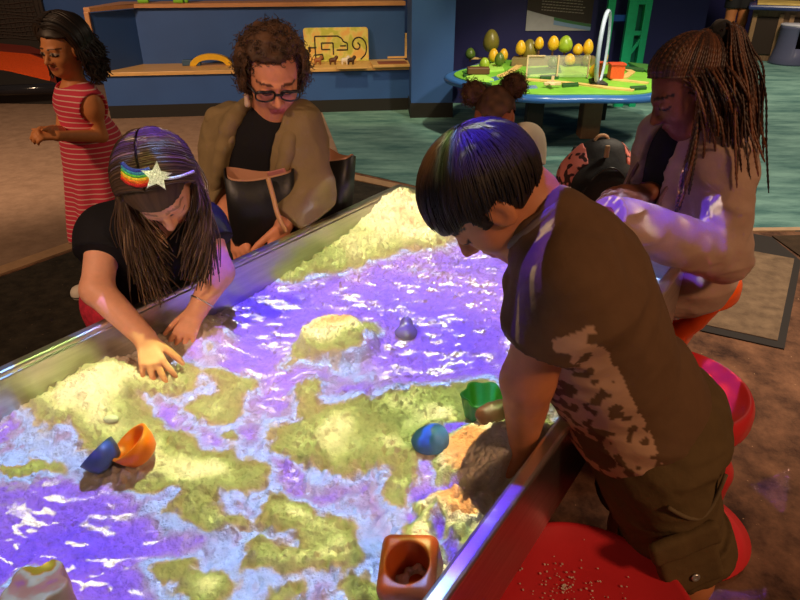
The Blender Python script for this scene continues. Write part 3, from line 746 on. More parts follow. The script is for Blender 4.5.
prof = [(.28,0),(.285,.03),(.265,.10),(.235,.24),(.225,.38),(.225,.50),(.235,.545)]
rings = [[bm.verts.new(b+V(r*math.cos(2*math.pi*i/n), r*math.sin(2*math.pi*i/n), z)) for i in range(n)] for r, z in prof]
for k in range(len(prof)-1):
    for i in range(n):
        ang = (2*math.pi*(i+.5)/n); 
        if 3 <= k < 5 and (i in (25,26,27,28,29)): continue
        bm.faces.new((rings[k][i], rings[k][(i+1)%n], rings[k+1][(i+1)%n], rings[k+1][i]))
me_m = mat('grey_blue_plastic', srgb(92,96,128), .35)
o = bm_obj('shell', bm, me_m, st, smooth=True); md = o.modifiers.new('thickness', 'SOLIDIFY'); md.thickness = .012
bm = bmesh.new(); add_lathe(bm, [(.0,.535),(.232,.535),(.238,.55),(.22,.566),(0,.57)], b, n); bm_obj('seat', bm, mat('pale_seat', srgb(196,198,214), .35), st, smooth=True)
# ------------------------------------------------------------------ sand table
ZR, ZS, HW = .75, .655, .50
S0, S1 = -1.30, .80      # near and far end along the table
SM, HL = (S0+S1)/2, (S1-S0)/2
TR = np.stack([E1, -E2, V(0,0,1)],1)     # local x along the table, local y to its left
stable = empty('sand_table', TC)
tag(stable, 'long stainless steel trough table filled with sand lit in purple, blue and green', 'sand table')
M_rimst = mat('polished_rim', (.80,.77,.72), .34, 1.0)
def tbox(name, s, p, z, hs, hp, hz, m=M_steel, bev=.003):
    bm = bmesh.new(); add_box(bm, T(s,p,z), (hs,hp,hz), TR, bev); return bm_obj(name, bm, m, stable)
ZB = .505
for nm, s, p, hs, hp in (('side_wall',SM,-HW+.009,HL,.009),('side_wall',SM,HW-.009,HL,.009),('end_wall',S1-.009,0,.009,HW-.0185),('end_wall',S0+.009,0,.009,HW-.0185)):
    tbox(nm, s, p, (ZR+ZB)/2, hs, hp, (ZR-ZB)/2-.002)
for nm, s, p, hs, hp in (('rim',SM,-HW,HL+.014,.014),('rim',SM,HW,HL+.014,.014),('rim',S1,0,.014,HW-.0145),('rim',S0,0,.014,HW-.0145)):
    tbox(nm, s, p, ZR, hs, hp, .009, M_rimst, .006)
tbox('bottom', SM, 0, ZB+.006, HL-.002, HW-.002, .008, M_steel)
for s in (-1.1,.6): tbox('pedestal', s, 0, ZB/2-.002, .05, .28, ZB/2-.004, mat('dark_pedestal', (.03,.025,.022), .5))
# where the projected map and the relief lie: (u, v, ru, rv, amount) read off the photo, carried to the sand plane
ZP = .66
def blob(u, v, ru, rv, amp, rot=0):
    c = Z(u,v,ZP); e = 1.0
    J = np.stack([(Z(u+e,v,ZP)-c)[:2]/e, (Z(u,v+e,ZP)-c)[:2]/e], 1)
    a = math.radians(rot); R2 = np.array([[math.cos(a),-math.sin(a)],[math.sin(a),math.cos(a)]])
    S = J@R2@np.diag([ru*ru, rv*rv])@R2.T@J.T
    w, Vv = np.linalg.eigh(S)
    return c[0], c[1], math.sqrt(w[1]), math.sqrt(w[0]), math.atan2(Vv[1,1], Vv[0,1]), amp
FIELD = [blob(*b) for b in [
 # water: the far lake, the near lake at bottom left, streaks
 (330,295,130,45,-.75,-8),(470,270,90,42,-.75),(450,345,70,38,-.8),(250,305,60,42,-.7,-20),(255,340,40,22,-.55),(285,372,55,16,-.5,10),(400,300,70,40,-.4),
 (60,530,85,38,-.85,-12),(150,545,60,25,-.6),(20,575,40,30,-.5),(120,590,60,22,-.5),(75,490,45,16,-.35),(20,425,38,30,-.42),(70,440,26,20,-.28),
 (165,415,36,9,-.75,28),(215,436,18,12,-.6),(245,425,18,14,-.55),(262,395,34,14,-.45,20),(285,470,32,11,-.55,35),(235,505,40,14,-.28),(330,480,40,14,-.25,20),(375,500,26,10,-.35,30),
 (425,490,15,8,-1.6,-20),(410,515,11,11,-1.2),(455,487,17,7,-2.9,25),(485,493,20,5,-2.9,0),(512,479,12,5,-2.9,-35),(438,530,7,18,-2.5),(452,555,8,13,-2.6),(455,432,22,11,-1.7,-20),(430,468,12,14,-1.3),(515,486,10,5,-1.5),(470,520,26,14,.7),(470,472,26,12,.6),(428,556,20,26,.5),(450,505,18,8,.7),(462,512,46,56,.75),(485,470,14,8,.5),
 (565,388,24,18,-.8),(580,402,16,10,-.8),
 # light and dark green shores
 (392,222,50,20,1.6,8),(345,258,52,17,1.35,-18),(290,272,22,10,.9,-18),(425,238,22,14,1.0),(445,272,30,6,.9,8),(408,268,20,4,.7),
 (338,332,38,19,2.1,-8),(305,345,30,8,1.1,-30),(346,327,14,6,.7),(470,452,14,7,.6),(372,322,10,8,.7),
 (110,388,42,24,1.25,-15),(70,420,48,24,.85),(150,445,70,25,.75,10),(40,400,40,20,.7),(165,470,60,14,.55),(200,470,30,14,.5),(228,340,11,9,1.1),(213,352,10,8,.9),(165,378,30,14,.8),
 (222,378,20,14,.75),(242,392,16,10,.8),(215,410,34,12,.75),(230,434,13,7,.85),(252,382,18,8,.6),(305,395,17,12,1.1),(310,378,14,8,.9),(322,440,38,22,.75),(345,425,28,16,.6),(315,455,40,14,.45),
 (385,405,40,16,.7,-10),(435,402,42,16,.75),(470,385,30,14,.7),(445,418,26,10,.8),(390,450,30,16,.5),
 (30,470,38,6,.55),(38,464,12,6,.4),(145,500,9,5,.45),(162,510,12,7,.5),(205,505,28,24,.75,20),(222,522,18,10,.6),(168,572,30,19,.8),(190,560,16,10,.5),(200,590,18,12,.5),
 (285,512,24,16,.75,20),(320,528,36,13,.75,10),(345,548,22,14,.7),(290,556,40,10,.65),(265,545,18,9,.55),(320,560,30,8,.5),(215,585,16,12,.6),(288,590,22,9,.65),(350,580,12,7,.55),(372,592,18,14,.6),(240,475,24,14,.3),
 (412,478,24,14,.65,-20),(392,512,14,10,.4),(400,440,22,12,.35),(380,440,14,12,.3),(418,425,20,10,.6),
 (470,460,34,24,1.25),(445,505,28,14,1.2),(475,515,22,22,1.4),(425,540,20,26,1.0),(455,590,20,20,1.0),(430,580,22,20,.9),(505,462,26,22,1.0),(470,440,30,14,1.1),(448,462,10,14,.5),(470,450,12,6,.4),(492,475,22,7,.55,25),(485,508,10,10,.35),
 (556,400,12,10,1.0),(590,385,20,10,.6),(540,425,30,16,.9),(38,578,20,15,2.5),
]]
def wblob(s, p, ra, rb, amp):
    c = T(s, p); return c[0], c[1], ra, rb, math.atan2(.825,.565), amp
FIELD += [wblob(.30,.58,.30,.16,-.9), wblob(.72,.575,.17,.075,-2.0), wblob(.85,.62,.07,.05,-1.6), wblob(.60,.50,.08,.06,-1.0), wblob(-.12,.60,.16,.10,-1.5), wblob(-.40,.58,.13,.07,-1.4), wblob(.70,.657,.045,.022,1.0),
 wblob(-.26,-.50,.22,.055,-1.3), wblob(-.50,-.50,.12,.05,.3)]
MAP_C, MAP_A = V(-.042,1.319), math.atan2(.825,.565)
def field(x, y):
    f = np.full(np.shape(x), -.16)
    for cx, cy, ra, rb, a, amp in FIELD:
        dx, dy = x-cx, y-cy; p = (dx*math.cos(a)+dy*math.sin(a))/ra; q = (-dx*math.sin(a)+dy*math.cos(a))/rb
        f = f+amp*np.exp(-(p*p+q*q))
    return f
RELIEF = [blob(*b) for b in [
 (395,214,36,20,.085),(360,240,36,14,.035,-20),(420,228,30,14,.03),(105,388,45,26,.045,-15),(60,425,50,22,.02),(130,440,70,25,.012),(165,345,40,24,.030),(205,335,22,20,.035),
 (150,362,22,14,-.02),(192,322,14,12,-.02),(480,440,46,26,.028),(530,452,36,24,.055),(500,470,30,20,.02),(470,520,26,40,.018),(222,378,14,10,.015),(242,392,12,8,.015),(305,395,14,10,.018),(228,340,12,10,.02),
 (400,310,90,40,-.012),(70,535,80,30,-.012),(415,322,12,6,.012),(590,385,30,16,.02),(165,572,26,16,.006),(200,505,26,22,.006),(385,385,22,6,.012),(355,392,14,6,.010),
]]
PL = Z(338,334,.68)
def relief(x, y):
    f = np.full(np.shape(x), ZS)+.010*np.clip(field(x,y), -1, 1.2)
    for cx, cy, ra, rb, a, amp in RELIEF:
        dx, dy = x-cx, y-cy; p = (dx*math.cos(a)+dy*math.sin(a))/ra; q = (-dx*math.sin(a)+dy*math.cos(a))/rb
        f = f+amp*np.exp(-(p*p+q*q))
    dx, dy = x-PL[0], y-PL[1]
    r = np.sqrt((dx/.092)**2+(dy/.085)**2)
    return np.maximum(f, f*0+ZS+.034*np.clip((1.12-r)/.22, 0, 1)) if False else f+.032*np.clip((1.12-r)/.2,0,1)
NS, NP = 840, 400
ss = np.linspace(S0+.019, S1-.019, NS); pp_ = np.linspace(-HW+.019, HW-.019, NP)
S_, P_ = np.meshgrid(ss, pp_, indexing='ij')
X_ = TC[0]+E1[0]*S_+E2[0]*P_; Y_ = TC[1]+E1[1]*S_+E2[1]*P_
q3 = np.stack([X_.ravel(), Y_.ravel(), np.zeros(X_.size)],1)
lump = fbm(q3*14,2)*.016 + np.maximum(fbm(q3*34+5,3),-.10)*.022
cr = vnoise(q3*95+3); lump += .014*np.clip(cr-.48,0,1)/.45*np.clip(vnoise(q3*12)*1.9-.35,0,1)-.013*np.clip(.32-vnoise(q3*70+40),0,1)/.3+.0055*(vnoise(q3*170)-.5)+.0022*(vnoise(q3*330)-.5)
wet = np.clip(.5+.9*(field(X_,Y_).ravel()+.2), .45, 1)   # smoother where the far lake is packed down
Zs = relief(X_, Y_).ravel()+lump*wet
def sand_z(x, y): return float(relief(np.array([x]), np.array([y]))[0])
idx = np.arange(NS*NP).reshape(NS,NP)
fq = np.stack([idx[:-1,:-1], idx[1:,:-1], idx[1:,1:], idx[:-1,1:]], -1).reshape(-1,4)[:, ::-1]
vs = np.stack([X_.ravel(), Y_.ravel(), Zs],1)
me = raw_mesh('sand', vs, fq)
M_sand = mat('moulding_sand', (.72,.62,.50), .85, vary=.10, vscale=60, bump=1.0, bscale=150, bdist=.006, spec=.2)
sand = link('sand', me, M_sand, None, TC+V(0,0,ZS))
tag(sand, 'heaped play sand filling the steel trough under a projected purple and green map', 'sand', kind='stuff')
# ------------------------------------------------------------------ projector: a lamp whose light carries the coloured map
PJ = V(-.22,1.40,2.75)
ld = bpy.data.lights.new('projector_lamp', 'SPOT'); lo = bpy.data.objects.new('projector_lamp', ld); COL.objects.link(lo); lo.location = PJ
ld.energy = 1.0; ld.spot_size = math.radians(80); ld.spot_blend = 0; ld.shadow_soft_size = .0015
ld.use_nodes = True; nt = ld.node_tree; N, L = nt.nodes, nt.links
for n_ in list(N): N.remove(n_)
outp = N.new('ShaderNodeOutputLight'); em = N.new('ShaderNodeEmission'); L.new(em.outputs[0], outp.inputs[0])
tc = N.new('ShaderNodeTexCoord'); sx = N.new('ShaderNodeSeparateXYZ'); L.new(tc.outputs['Normal'], sx.inputs[0])
def M_(op, a, b=None, c=None):
    n = N.new('ShaderNodeMath'); n.operation = op
    for i, x in enumerate((a,b,c)):
        if x is None: continue
        if isinstance(x, (int,float)): n.inputs[i].default_value = x
        else: L.new(x, n.inputs[i])
    return n.outputs[0]
iz = M_('DIVIDE', PJ[2]-ZP, M_('ABSOLUTE', sx.outputs[2]))
wx = M_('MULTIPLY_ADD', sx.outputs[0], iz, float(PJ[0])); wy_ = M_('MULTIPLY_ADD', sx.outputs[1], iz, float(PJ[1]))
cb = N.new('ShaderNodeCombineXYZ'); L.new(wx, cb.inputs[0]); L.new(wy_, cb.inputs[1]); W0 = cb.outputs[0]
def noise(vec, scale, det=3, out='Fac', rough=.5, dist=0):
    n = N.new('ShaderNodeTexNoise'); n.inputs['Scale'].default_value = scale; n.inputs['Detail'].default_value = det; n.inputs['Roughness'].default_value = rough
    n.inputs['Distortion'].default_value = dist
    L.new(vec, n.inputs['Vector']); return n.outputs[out]
wp = N.new('ShaderNodeVectorMath'); wp.operation = 'MULTIPLY_ADD'
sb_ = N.new('ShaderNodeVectorMath'); sb_.operation = 'SUBTRACT'; L.new(noise(W0, 9, 4, 'Color', .6), sb_.inputs[0]); sb_.inputs[1].default_value = (.5,.5,.5)
L.new(sb_.outputs[0], wp.inputs[0]); wp.inputs[1].default_value = (.10,.10,0); L.new(W0, wp.inputs[2]); W1 = wp.outputs[0]
acc = -.16
sx2 = N.new('ShaderNodeSeparateXYZ'); L.new(W1, sx2.inputs[0]); cur = None
for i, (cx, cy, ra, rb, a, amp) in enumerate(FIELD):
    if i % 5 == 0:      # a fresh (x, y, 1) vector now and then keeps the running sum in order
        cur = N.new('ShaderNodeCombineXYZ'); L.new(sx2.outputs[0], cur.inputs[0]); L.new(sx2.outputs[1], cur.inputs[1])
        if i: L.new(M_('MULTIPLY_ADD', acc, 1e-7, 1.0), cur.inputs[2])
        else: cur.inputs[2].default_value = 1.0
    c_, s_ = math.cos(a), math.sin(a); pq = []
    for vx, vy, rr2 in ((c_, s_, ra), (-s_, c_, rb)):
        d = N.new('ShaderNodeVectorMath'); d.operation = 'DOT_PRODUCT'; L.new(cur.outputs[0], d.inputs[0])
        d.inputs[1].default_value = (vx/rr2, vy/rr2, -(cx*vx+cy*vy)/rr2); pq.append(d.outputs['Value'])
    acc = M_('MULTIPLY_ADD', M_('POWER', .36788, M_('MULTIPLY_ADD', pq[1], pq[1], M_('MULTIPLY', pq[0], pq[0]))), float(amp), acc)
nz1 = M_('MULTIPLY', M_('SUBTRACT', noise(W0, 11, 5, rough=.66), .5), 1.5)
nz2 = M_('MULTIPLY', M_('SUBTRACT', noise(W0, 55, 3), .5), .42)
fld = M_('ADD', M_('ADD', acc, nz1), nz2)
rampn = N.new('ShaderNodeValToRGB'); cr_ = rampn.color_ramp
LO, HI = -1.3, 2.4
stops = [(-1.3,(.12,.06,1.9)),(-.95,(.20,.10,1.85)),(-.70,(.26,.13,1.75)),(-.44,(.32,.19,1.6)),(-.38,(.40,.34,.98)),(-.28,(.40,.40,1.02)),(-.22,(.42,.78,1.95)),(-.06,(.48,.88,2.0)),(-.01,(.58,.52,.42)),(.04,(.46,.40,.15)),(.12,(.33,.42,.10)),(.38,(.39,.60,.15)),(.60,(.60,.88,.24)),(.85,(1.3,1.5,.62)),(1.2,(1.65,1.65,.95)),(1.6,(1.65,1.2,.5)),(1.95,(1.6,.75,.22))]
while len(cr_.elements) < len(stops): cr_.elements.new(.5)
for e, (t, c) in zip(cr_.elements, stops): e.position = (t-LO)/(HI-LO); e.color = (*[x/2 for x in c], 1)
mr = N.new('ShaderNodeMapRange'); mr.inputs[1].default_value = LO; mr.inputs[2].default_value = HI; L.new(fld, mr.inputs[0]); L.new(mr.outputs[0], rampn.inputs[0])
# thin dark contour lines on the high ground
ctr = M_('ABSOLUTE', M_('SUBTRACT', M_('FRACT', M_('MULTIPLY', fld, 3.2)), .5))
line = M_('MULTIPLY', M_('LESS_THAN', ctr, .035), M_('GREATER_THAN', fld, .45))
dim = M_('MULTIPLY_ADD', line, -.35, 1.0)
# white ripples where the map shows deep water
mpw = N.new('ShaderNodeMapping'); mpw.inputs[2].default_value = (0,0,.22); mpw.inputs[3].default_value = (16,44,1); L.new(W0, mpw.inputs[0])
rp1 = noise(mpw.outputs[0], 1.0, 2, rough=.45, dist=.9)
rip = N.new('ShaderNodeMapRange'); rip.inputs[1].default_value = .585; rip.inputs[2].default_value = .61; L.new(rp1, rip.inputs[0])
deep = N.new('ShaderNodeMapRange'); deep.inputs[1].default_value = -.42; deep.inputs[2].default_value = -.6; L.new(fld, deep.inputs[0])
ripm = M_('MULTIPLY', rip.outputs[0], deep.outputs[0])
mx = N.new('ShaderNodeMix'); mx.data_type = 'RGBA'; L.new(ripm, mx.inputs[0]); L.new(rampn.outputs[0], mx.inputs[6]); mx.inputs[7].default_value = (.80,.86,1.02,1)
# the picture ends at the edges of the projector's frame
ca, sa = math.cos(MAP_A), math.sin(MAP_A)
dx, dy = M_('SUBTRACT', wx, float(MAP_C[0])), M_('SUBTRACT', wy_, float(MAP_C[1]))
along = M_('ADD', M_('MULTIPLY', dx, ca), M_('MULTIPLY', dy, sa)); side = M_('SUBTRACT', M_('MULTIPLY', dx, sa), M_('MULTIPLY', dy, ca))
inside = M_('MULTIPLY', M_('LESS_THAN', M_('ABSOLUTE', M_('SUBTRACT', along, -.25)), 1.15), M_('MULTIPLY', M_('LESS_THAN', side, .66), M_('GREATER_THAN', side, -.525)))
L.new(mx.outputs[2], em.inputs['Color']); PROJ_STRENGTH = 1.0
L.new(M_('MULTIPLY', M_('MULTIPLY', inside, dim), 430.0), em.inputs['Strength'])
# ------------------------------------------------------------------ kids' stools: a shallow dish on a waisted body with an open loop
def stool(name, c, col, lb, ang, h=.50, r=.20, rough=.22, so=.03):
    c = np.asarray(c, float); e = V(math.cos(ang), math.sin(ang), 0); n = V(-e[1], e[0], 0)
    M_p = mat(name+'_plastic', col, rough, vary=.03, vscale=30)
    o = empty(name, c); tag(o, lb, 'stool', "moulded plastic stools round the sand table")
    def dish(p):
        q = p-c; rr = np.sqrt(q[:,0]**2+q[:,1]**2); t = np.clip(rr/r, 0, 1.3)
        zt = h-.028+.028*np.clip((t-.45)/.5,0,1)**2-.02*np.clip((t-.93)/.1,0,1)**2
        th = .014+.010*t
        return -smin(-(np.abs(q[:,2]-zt+th)-th), -(rr-r), .016)*.8
    sdf_obj('seat', lambda p: dish(p)-.004, c+V(-r-.03,-r-.03,h-.12), c+V(r+.03,r+.03,h+.03), .005, M_p, o)
    ce = c+e*so
    arms = [chain([c+e*a*math.cos(t)*r*.82+n*math.sin(t)*r*.82+V(0,0,h-.058), c+e*a*math.cos(t)*r*.6+n*math.sin(t)*r*.58+V(0,0,h-.14), ce+e*.03+n*math.sin(t)*r*.26+V(0,0,h-.25), ce+V(0,0,h-.33)], [.030,.034,.042,.05]) for a, t in ((1,.45),(1,-.45),(-1,.0))]
    f = U(.05, *arms)
    f = U(.06, f, cap(ce+V(0,0,h-.33), ce+V(0,0,.10), .055, .075))
    sdf_obj('stem', f, c+V(-r-.1,-r-.1,.02), c+V(r+.1,r+.1,h), .006, M_p, o)
    bm = bmesh.new(); add_lathe(bm, [(r*.85,.002),(r*.92,.008),(r*.93,.018),(r*.75,.034),(.09,.07),(.06,.12)], ce, 48); bm_obj('base', bm, M_p, o, smooth=True)
    return o
RED = srgb(206,44,50); ORA = srgb(250,92,24)
stool('red_stool', (.318,.742,0), RED, 'red plastic stool dusted with sand at the front edge, under the boy\'s shorts', math.radians(-35), .495, .2, .35)
stool('red_stool', (.715,1.405,0), srgb(222,52,54), 'coral red plastic stool behind the standing boy', math.radians(-22), .497, .2, .25, .115)
stool('orange_stool', (.94,1.99,0), ORA, 'orange plastic stool under the woman with long braids', math.radians(-42), .555, .2, .22, .0)
stool('orange_stool', (.745,2.38,0), srgb(226,70,30), 'plastic stool carrying the black and pink backpack', math.radians(60), .5, .17)
stool('red_stool', (-.52,2.14,0), RED, 'plastic stool under the curly haired woman', math.radians(120), .46)
rg = random.Random(5)   # sand spilt on the front stool
bm = bmesh.new()
for i in range(130):
    a, q = rg.uniform(0,6.28), abs(rg.gauss(0,.07)); x, y = .30+q*math.cos(a), .80+q*math.sin(a)*.8
    rr = math.hypot(x-.318, y-.742)
    if rr > .17: continue
    t = rr/.2; zt = .50-.028+.028*max((t-.45)/.5,0)**2+.004; s_ = rg.uniform(.0006,.0017)
    add_box(bm, (x,y,zt+s_*.4), (s_,s_*.8,s_*.6), frame(V(rg.random()+.01,rg.random(),.2), V(0,0,1)))
tag(bm_obj('spilt_sand', bm, M_sand, None, (.30,.80,.47)), 'loose sand grains scattered on the front red stool', 'sand', kind='stuff')
# ------------------------------------------------------------------ sand toys
def bowl(name, u, v, r, h, col, tilt, lb, wall=.006, dz=.0, cat='sand mould'):
    c = Z(u, v, .68); c[2] = sand_z(c[0], c[1])+dz
    up = nrm(tilt); R = frame(np.cross(up, V(.3,.9,.1)), up)
    prof = [(r*.55,0),(r*.72,h*.12),(r*.90,h*.5),(r,h),(r+.004,h+.002),(r+.003,h-.004)]
    inner = [(r-wall,h),(r*.90-wall,h*.5),(r*.70-wall,h*.18),(1e-6,h*.13)]
    bm = bmesh.new(); add_lathe(bm, [(1e-6,0)]+prof[:4]+inner, c, 40, R)
    return tag(bm_obj(name, bm, mat(name+'_plastic', col, .35), None, c, True), lb, cat)
bowl('orange_bowl', 146,455, .041, .043, srgb(250,120,10), (-.55,-.10,.80), 'bright orange plastic bowl tipped on the sand', dz=.012)
bowl('blue_bowl', 111,463, .036, .037, srgb(70,92,112), (-.72,.25,.62), 'grey blue plastic bowl tipped against the orange bowl', dz=.016)
# square mould with a round hole
c = Z(411,573,.69); c[2] = sand_z(c[0], c[1])+.024; up = nrm(V(-.16,-.30,.9)); R = frame(V(.10,.9,.2), up)
M_m = mat('rust_orange_plastic', srgb(178,78,26), .4)
f = rbox(c, (.043,.049,.042), R, .015); f = Sub(f, cap(c+R[:,2]*.06, c-R[:,2]*.022, .033, .028), .004)
o = sdf_obj('square_mould', f, c-.09, c+.09, .0025, M_m, None, c); tag(o, 'rust orange square mould with a round hollow near the front edge', 'sand mould')
bm = bmesh.new(); add_lathe(bm, [(1e-6,0),(.012,0),(.012,.006),(1e-6,.006)], c-R[:,2]*.022+R[:,0]*.006, 20, R); bm_obj('inner_stud', bm, M_m, o, smooth=True)
# green scalloped mould
c = Z(483,412,.68); c[2] = sand_z(c[0],c[1])+.002; bm = bmesh.new(); n = 72; rr = lambda t: 1+.09*math.cos(6*t)
rings = []
for s_, z in ((.034,0),(.043,.05),(.0445,.052),(.039,.052),(.031,.008)):
    rings.append([bm.verts.new(c+V(s_*rr(t)*math.cos(t), s_*rr(t)*math.sin(t), z)) for t in np.linspace(0,2*math.pi,n,endpoint=False)])
for a, b in zip(rings, rings[1:]):
    for i in range(n): bm.faces.new((a[i], a[(i+1)%n], b[(i+1)%n], b[i]))
bm.faces.new(rings[0][::-1]); bm.faces.new(rings[-1])
tag(bm_obj('green_mould', bm, mat('green_mould_plastic', srgb(52,140,40), .3), None, c, True), 'green scalloped cup mould standing beside the boy\'s arm', 'sand mould')
# blue rounded lump mould
c = Z(430,440,.68); c[2] = sand_z(c[0],c[1])+.012
f = rough(U(.02, ell(c, (.036,.026,.024)), ell(c+V(.008,.01,.012), (.024,.02,.018))), .003, 60, 2)
tag(sdf_obj('blue_mould', f, c-.07, c+.07, .003, mat('blue_mould_plastic', srgb(70,120,190), .35), None, c), 'rounded blue mould lying on the sand left of the green cup', 'sand mould')
c = Z(492,428,.68); c[2] = sand_z(c[0],c[1])+.012
f = U(.015, ell(c, (.034,.024,.022)), ell(c+V(.018,.006,.008), (.022,.02,.02)))
tag(sdf_obj('brown_mould', rough(f, .003, 70, 2), c-.07, c+.07, .003, mat('brown_mould_plastic', srgb(96,62,44), .45), None, c), 'dark brown rounded mould in the shade before the boy\'s hand', 'sand mould')
c = Z(408,325,.67); c[2] = sand_z(c[0],c[1])+.010
f = U(.012, ell(c, (.024,.022,.020)), ell(c+V(-.004,.018,.014), (.016,.015,.022)), ell(c+V(-.022,0,0), (.012,.012,.012)))
tag(sdf_obj('grey_mould', f, c-.06, c+.06, .0025, mat('grey_mould_plastic', srgb(150,150,130), .5), None, c), 'small grey knobbly mould half sunk in the purple sand', 'sand mould')
c = Z(432,311,.67); c[2] = sand_z(c[0],c[1])+.006
tag(sdf_obj('white_pebble', rough(ell(c, (.014,.011,.010)), .002, 80, 2), c-.03, c+.03, .002, mat('white_plastic', srgb(235,235,235), .4), None, c), 'tiny white lump on the purple sand beyond the grey mould', 'pebble')
c = Z(549,380,.69); c[2] = sand_z(c[0],c[1])+.02; bm = bmesh.new()
add_lathe(bm, [(1e-6,-.02),(.026,-.02),(.034,.03),(.030,.031),(.022,-.01),(1e-6,-.012)], c, 30, frame(V(.2,.9,.1), V(.25,-.2,.95)))
tag(bm_obj('magenta_mould', bm, mat('magenta_plastic', srgb(170,40,110), .35), None, c, True), 'magenta cup mould just right of the boy\'s forearm', 'sand mould')
# flower shaped block of pressed sand, bottom left
c = Z(36,588,.69); c[2] = sand_z(c[0],c[1])+.012
f = U(.012, *[cap(c+V(.028*math.cos(a), .028*math.sin(a), -.02), c+V(.028*math.cos(a), .028*math.sin(a), .028), .020, .018) for a in np.arange(5)*1.257], cap(c-V(0,0,.02), c+V(0,0,.028), .024))
tag(sdf_obj('flower_mould', rough(Int(f, plane(c+V(0,0,.034), (0,0,1))), .003, 50, 2), c-.08, c+.08, .003, mat('tan_mould', srgb(190,150,96), .6), None, c), 'tan flower shaped mould on the sand at the bottom left corner', 'sand mould')
for i, (u, v, s_, lb) in enumerate(((113,426,.010,'small pale stone on the yellow green sand above the orange bowl'),(330,418,.007,'tiny pale stone on the green sand below the flat topped sand cake'))):
    c = Z(u,v,.67); c[2] = sand_z(c[0],c[1])+s_*.5
    tag(sdf_obj('pale_stone', rough(ell(c, (s_*1.5,s_,s_*.8)), .002, 90, 2), c-.03, c+.03, .002, mat('pale_stone', srgb(215,215,205), .6), None, c), lb, 'stone')
# ------------------------------------------------------------------ backpack on its stool
c = P(596,173,2.33); M_bk = mat('black_nylon', (.010,.009,.010), .6, bump=.2, bscale=90); M_pk = mat('pink_print_cloth', srgb(232,130,120), .7)
nt = M_pk.node_tree; tc = nt.nodes.new('ShaderNodeTexCoord'); nz = nt.nodes.new('ShaderNodeTexNoise'); nz.inputs['Scale'].default_value = 34; nz.inputs['Detail'].default_value = 1
rp = nt.nodes.new('ShaderNodeValToRGB'); e = rp.color_ramp.elements; e[0].position = .40; e[0].color = (*srgb(60,24,26),1); e[1].position = .44; e[1].color = (*srgb(236,134,122),1)
nt.links.new(tc.outputs['Object'], nz.inputs[0]); nt.links.new(nz.outputs['Fac'], rp.inputs[0]); nt.links.new(rp.outputs[0], nt.nodes['Principled BSDF'].inputs['Base Color'])
b0 = V(.745,2.38,.50); bx = nrm(V(1,.16,0)); by = nrm(V(-.16,1,0)); RB = np.stack([bx,by,V(0,0,1)],1); W2 = .138; top = c[2]+.12
body = U(.05, rbox(b0+V(0,0,.16), (W2,.085,.155), RB, .06), ell(V(b0[0],b0[1],top-.16), (W2,.08,.16), RB))
bp = sdf_obj('backpack', Int(rough(body, .004, 16, 2), plane(b0, (0,0,-1))), b0+V(-.2,-.2,-.02), V(b0[0]+.2,b0[1]+.2,top+.03), .005, M_bk, None, b0)
tag(bp, 'black school backpack with pink printed sides at the far end of the table', 'backpack')
for s_ in (1,-1):
    sh = Int(off(body, .004), plane(b0+bx*s_*.074-V(0,0,0), -bx*s_), lambda p, s_=s_: np.abs((p-b0)@by+.01)-.055, plane(V(0,0,.53), (0,0,-1)))
    sdf_obj('side_panel', sh, b0+V(-.2,-.2,-.02), V(b0[0]+.2,b0[1]+.2,top+.03), .005, M_pk, bp)
zp = [b0+RB@V(-.10+.20*t, -.088, 0)*1+V(0,0,top-b0[2]-.09-.10*(2*t-1)**2) for t in np.linspace(0,1,14)]
rod('zip', zp, .0035, mat('zip', (.05,.05,.05), .3, .6), bp)
hp = [V(b0[0],b0[1],top-.012)+RB@V(.026*math.cos(t)-.01, -.01, .022*math.sin(t)) for t in np.linspace(0,math.pi,10)]
rod('carry_loop', hp, .006, mat('tan_webbing', srgb(214,176,140), .7), bp)
bm = bmesh.new(); add_box(bm, V(b0[0],b0[1],top-.035)+RB@V(-.012,-.068,0), (.008,.006,.022), RB, .003); bm_obj('zip_tag', bm, mat('tan_tag', srgb(220,180,140), .6), bp)
for s_ in (-1,1):
    sp_ = [V(b0[0],b0[1],0)+RB@V(s_*.06, .088+.05*math.sin(t*3.14), 0)+V(0,0,top-.06-(top-.06-b0[2]-.03)*t) for t in np.linspace(0,1,10)]
    rod('shoulder_strap', sp_, .012, M_bk, bp)
# ------------------------------------------------------------------ shared people materials
def skin_mat(name, rough=.5): return mat(name, (1,1,1), rough, attr=True, vary=.05, vscale=60, bump=.06, bscale=220, bdist=.002, spec=.35)
def hair_mat(name, rough=.38, spec=.5): return mat(name, (1,1,1), rough, attr=True, spec=spec)
def const(c): return lambda v: np.tile(np.array(c, float), (len(v),1))
# ------------------------------------------------------------------ the boy bending over the table
SK = np.array(srgb(196,122,78))
f_ = nrm(-.58*CX-.74*CU-.46*CT); l_ = .86*CT-.45*CU+.05*CX; l_ = nrm(l_-f_*(f_@l_)); r_ = -l_; u_ = np.cross(r_, f_)
RH = np.stack([r_, f_, u_], 1)
bh = Head(P(484,192,.985)+RH@V(0,.0,-.012), RH, .215)
J = dict(pelvis=(.482,1.01,.68), chest=(.36,.98,.95), neck=(.252,.955,1.092), shL=(.245,.86,1.065), shR=(.325,1.065,1.03),
  elL=(.208,.872,.885), wrL=(.222,.915,.722), elR=(.38,1.20,.90), wrR=(.43,1.24,.79), hipL=(.478,.930,.655), hipR=(.545,1.065,.655),
  knL=(.580,.905,.38), knR=(.56,1.13,.36), anL=(.60,.93,.07), anR=(.57,1.17,.07))
boy = Body(J, .93, 1.02)
neckS = cap(bh.w(0,-.14,-.25), boy.J['neck']+V(-.005,0,-.02), .052, .06)
hdL = hand(boy.J['wrL'], (-.02,.05,-.9), (-.9,.3,.1), .145, -1, (25,30,25))
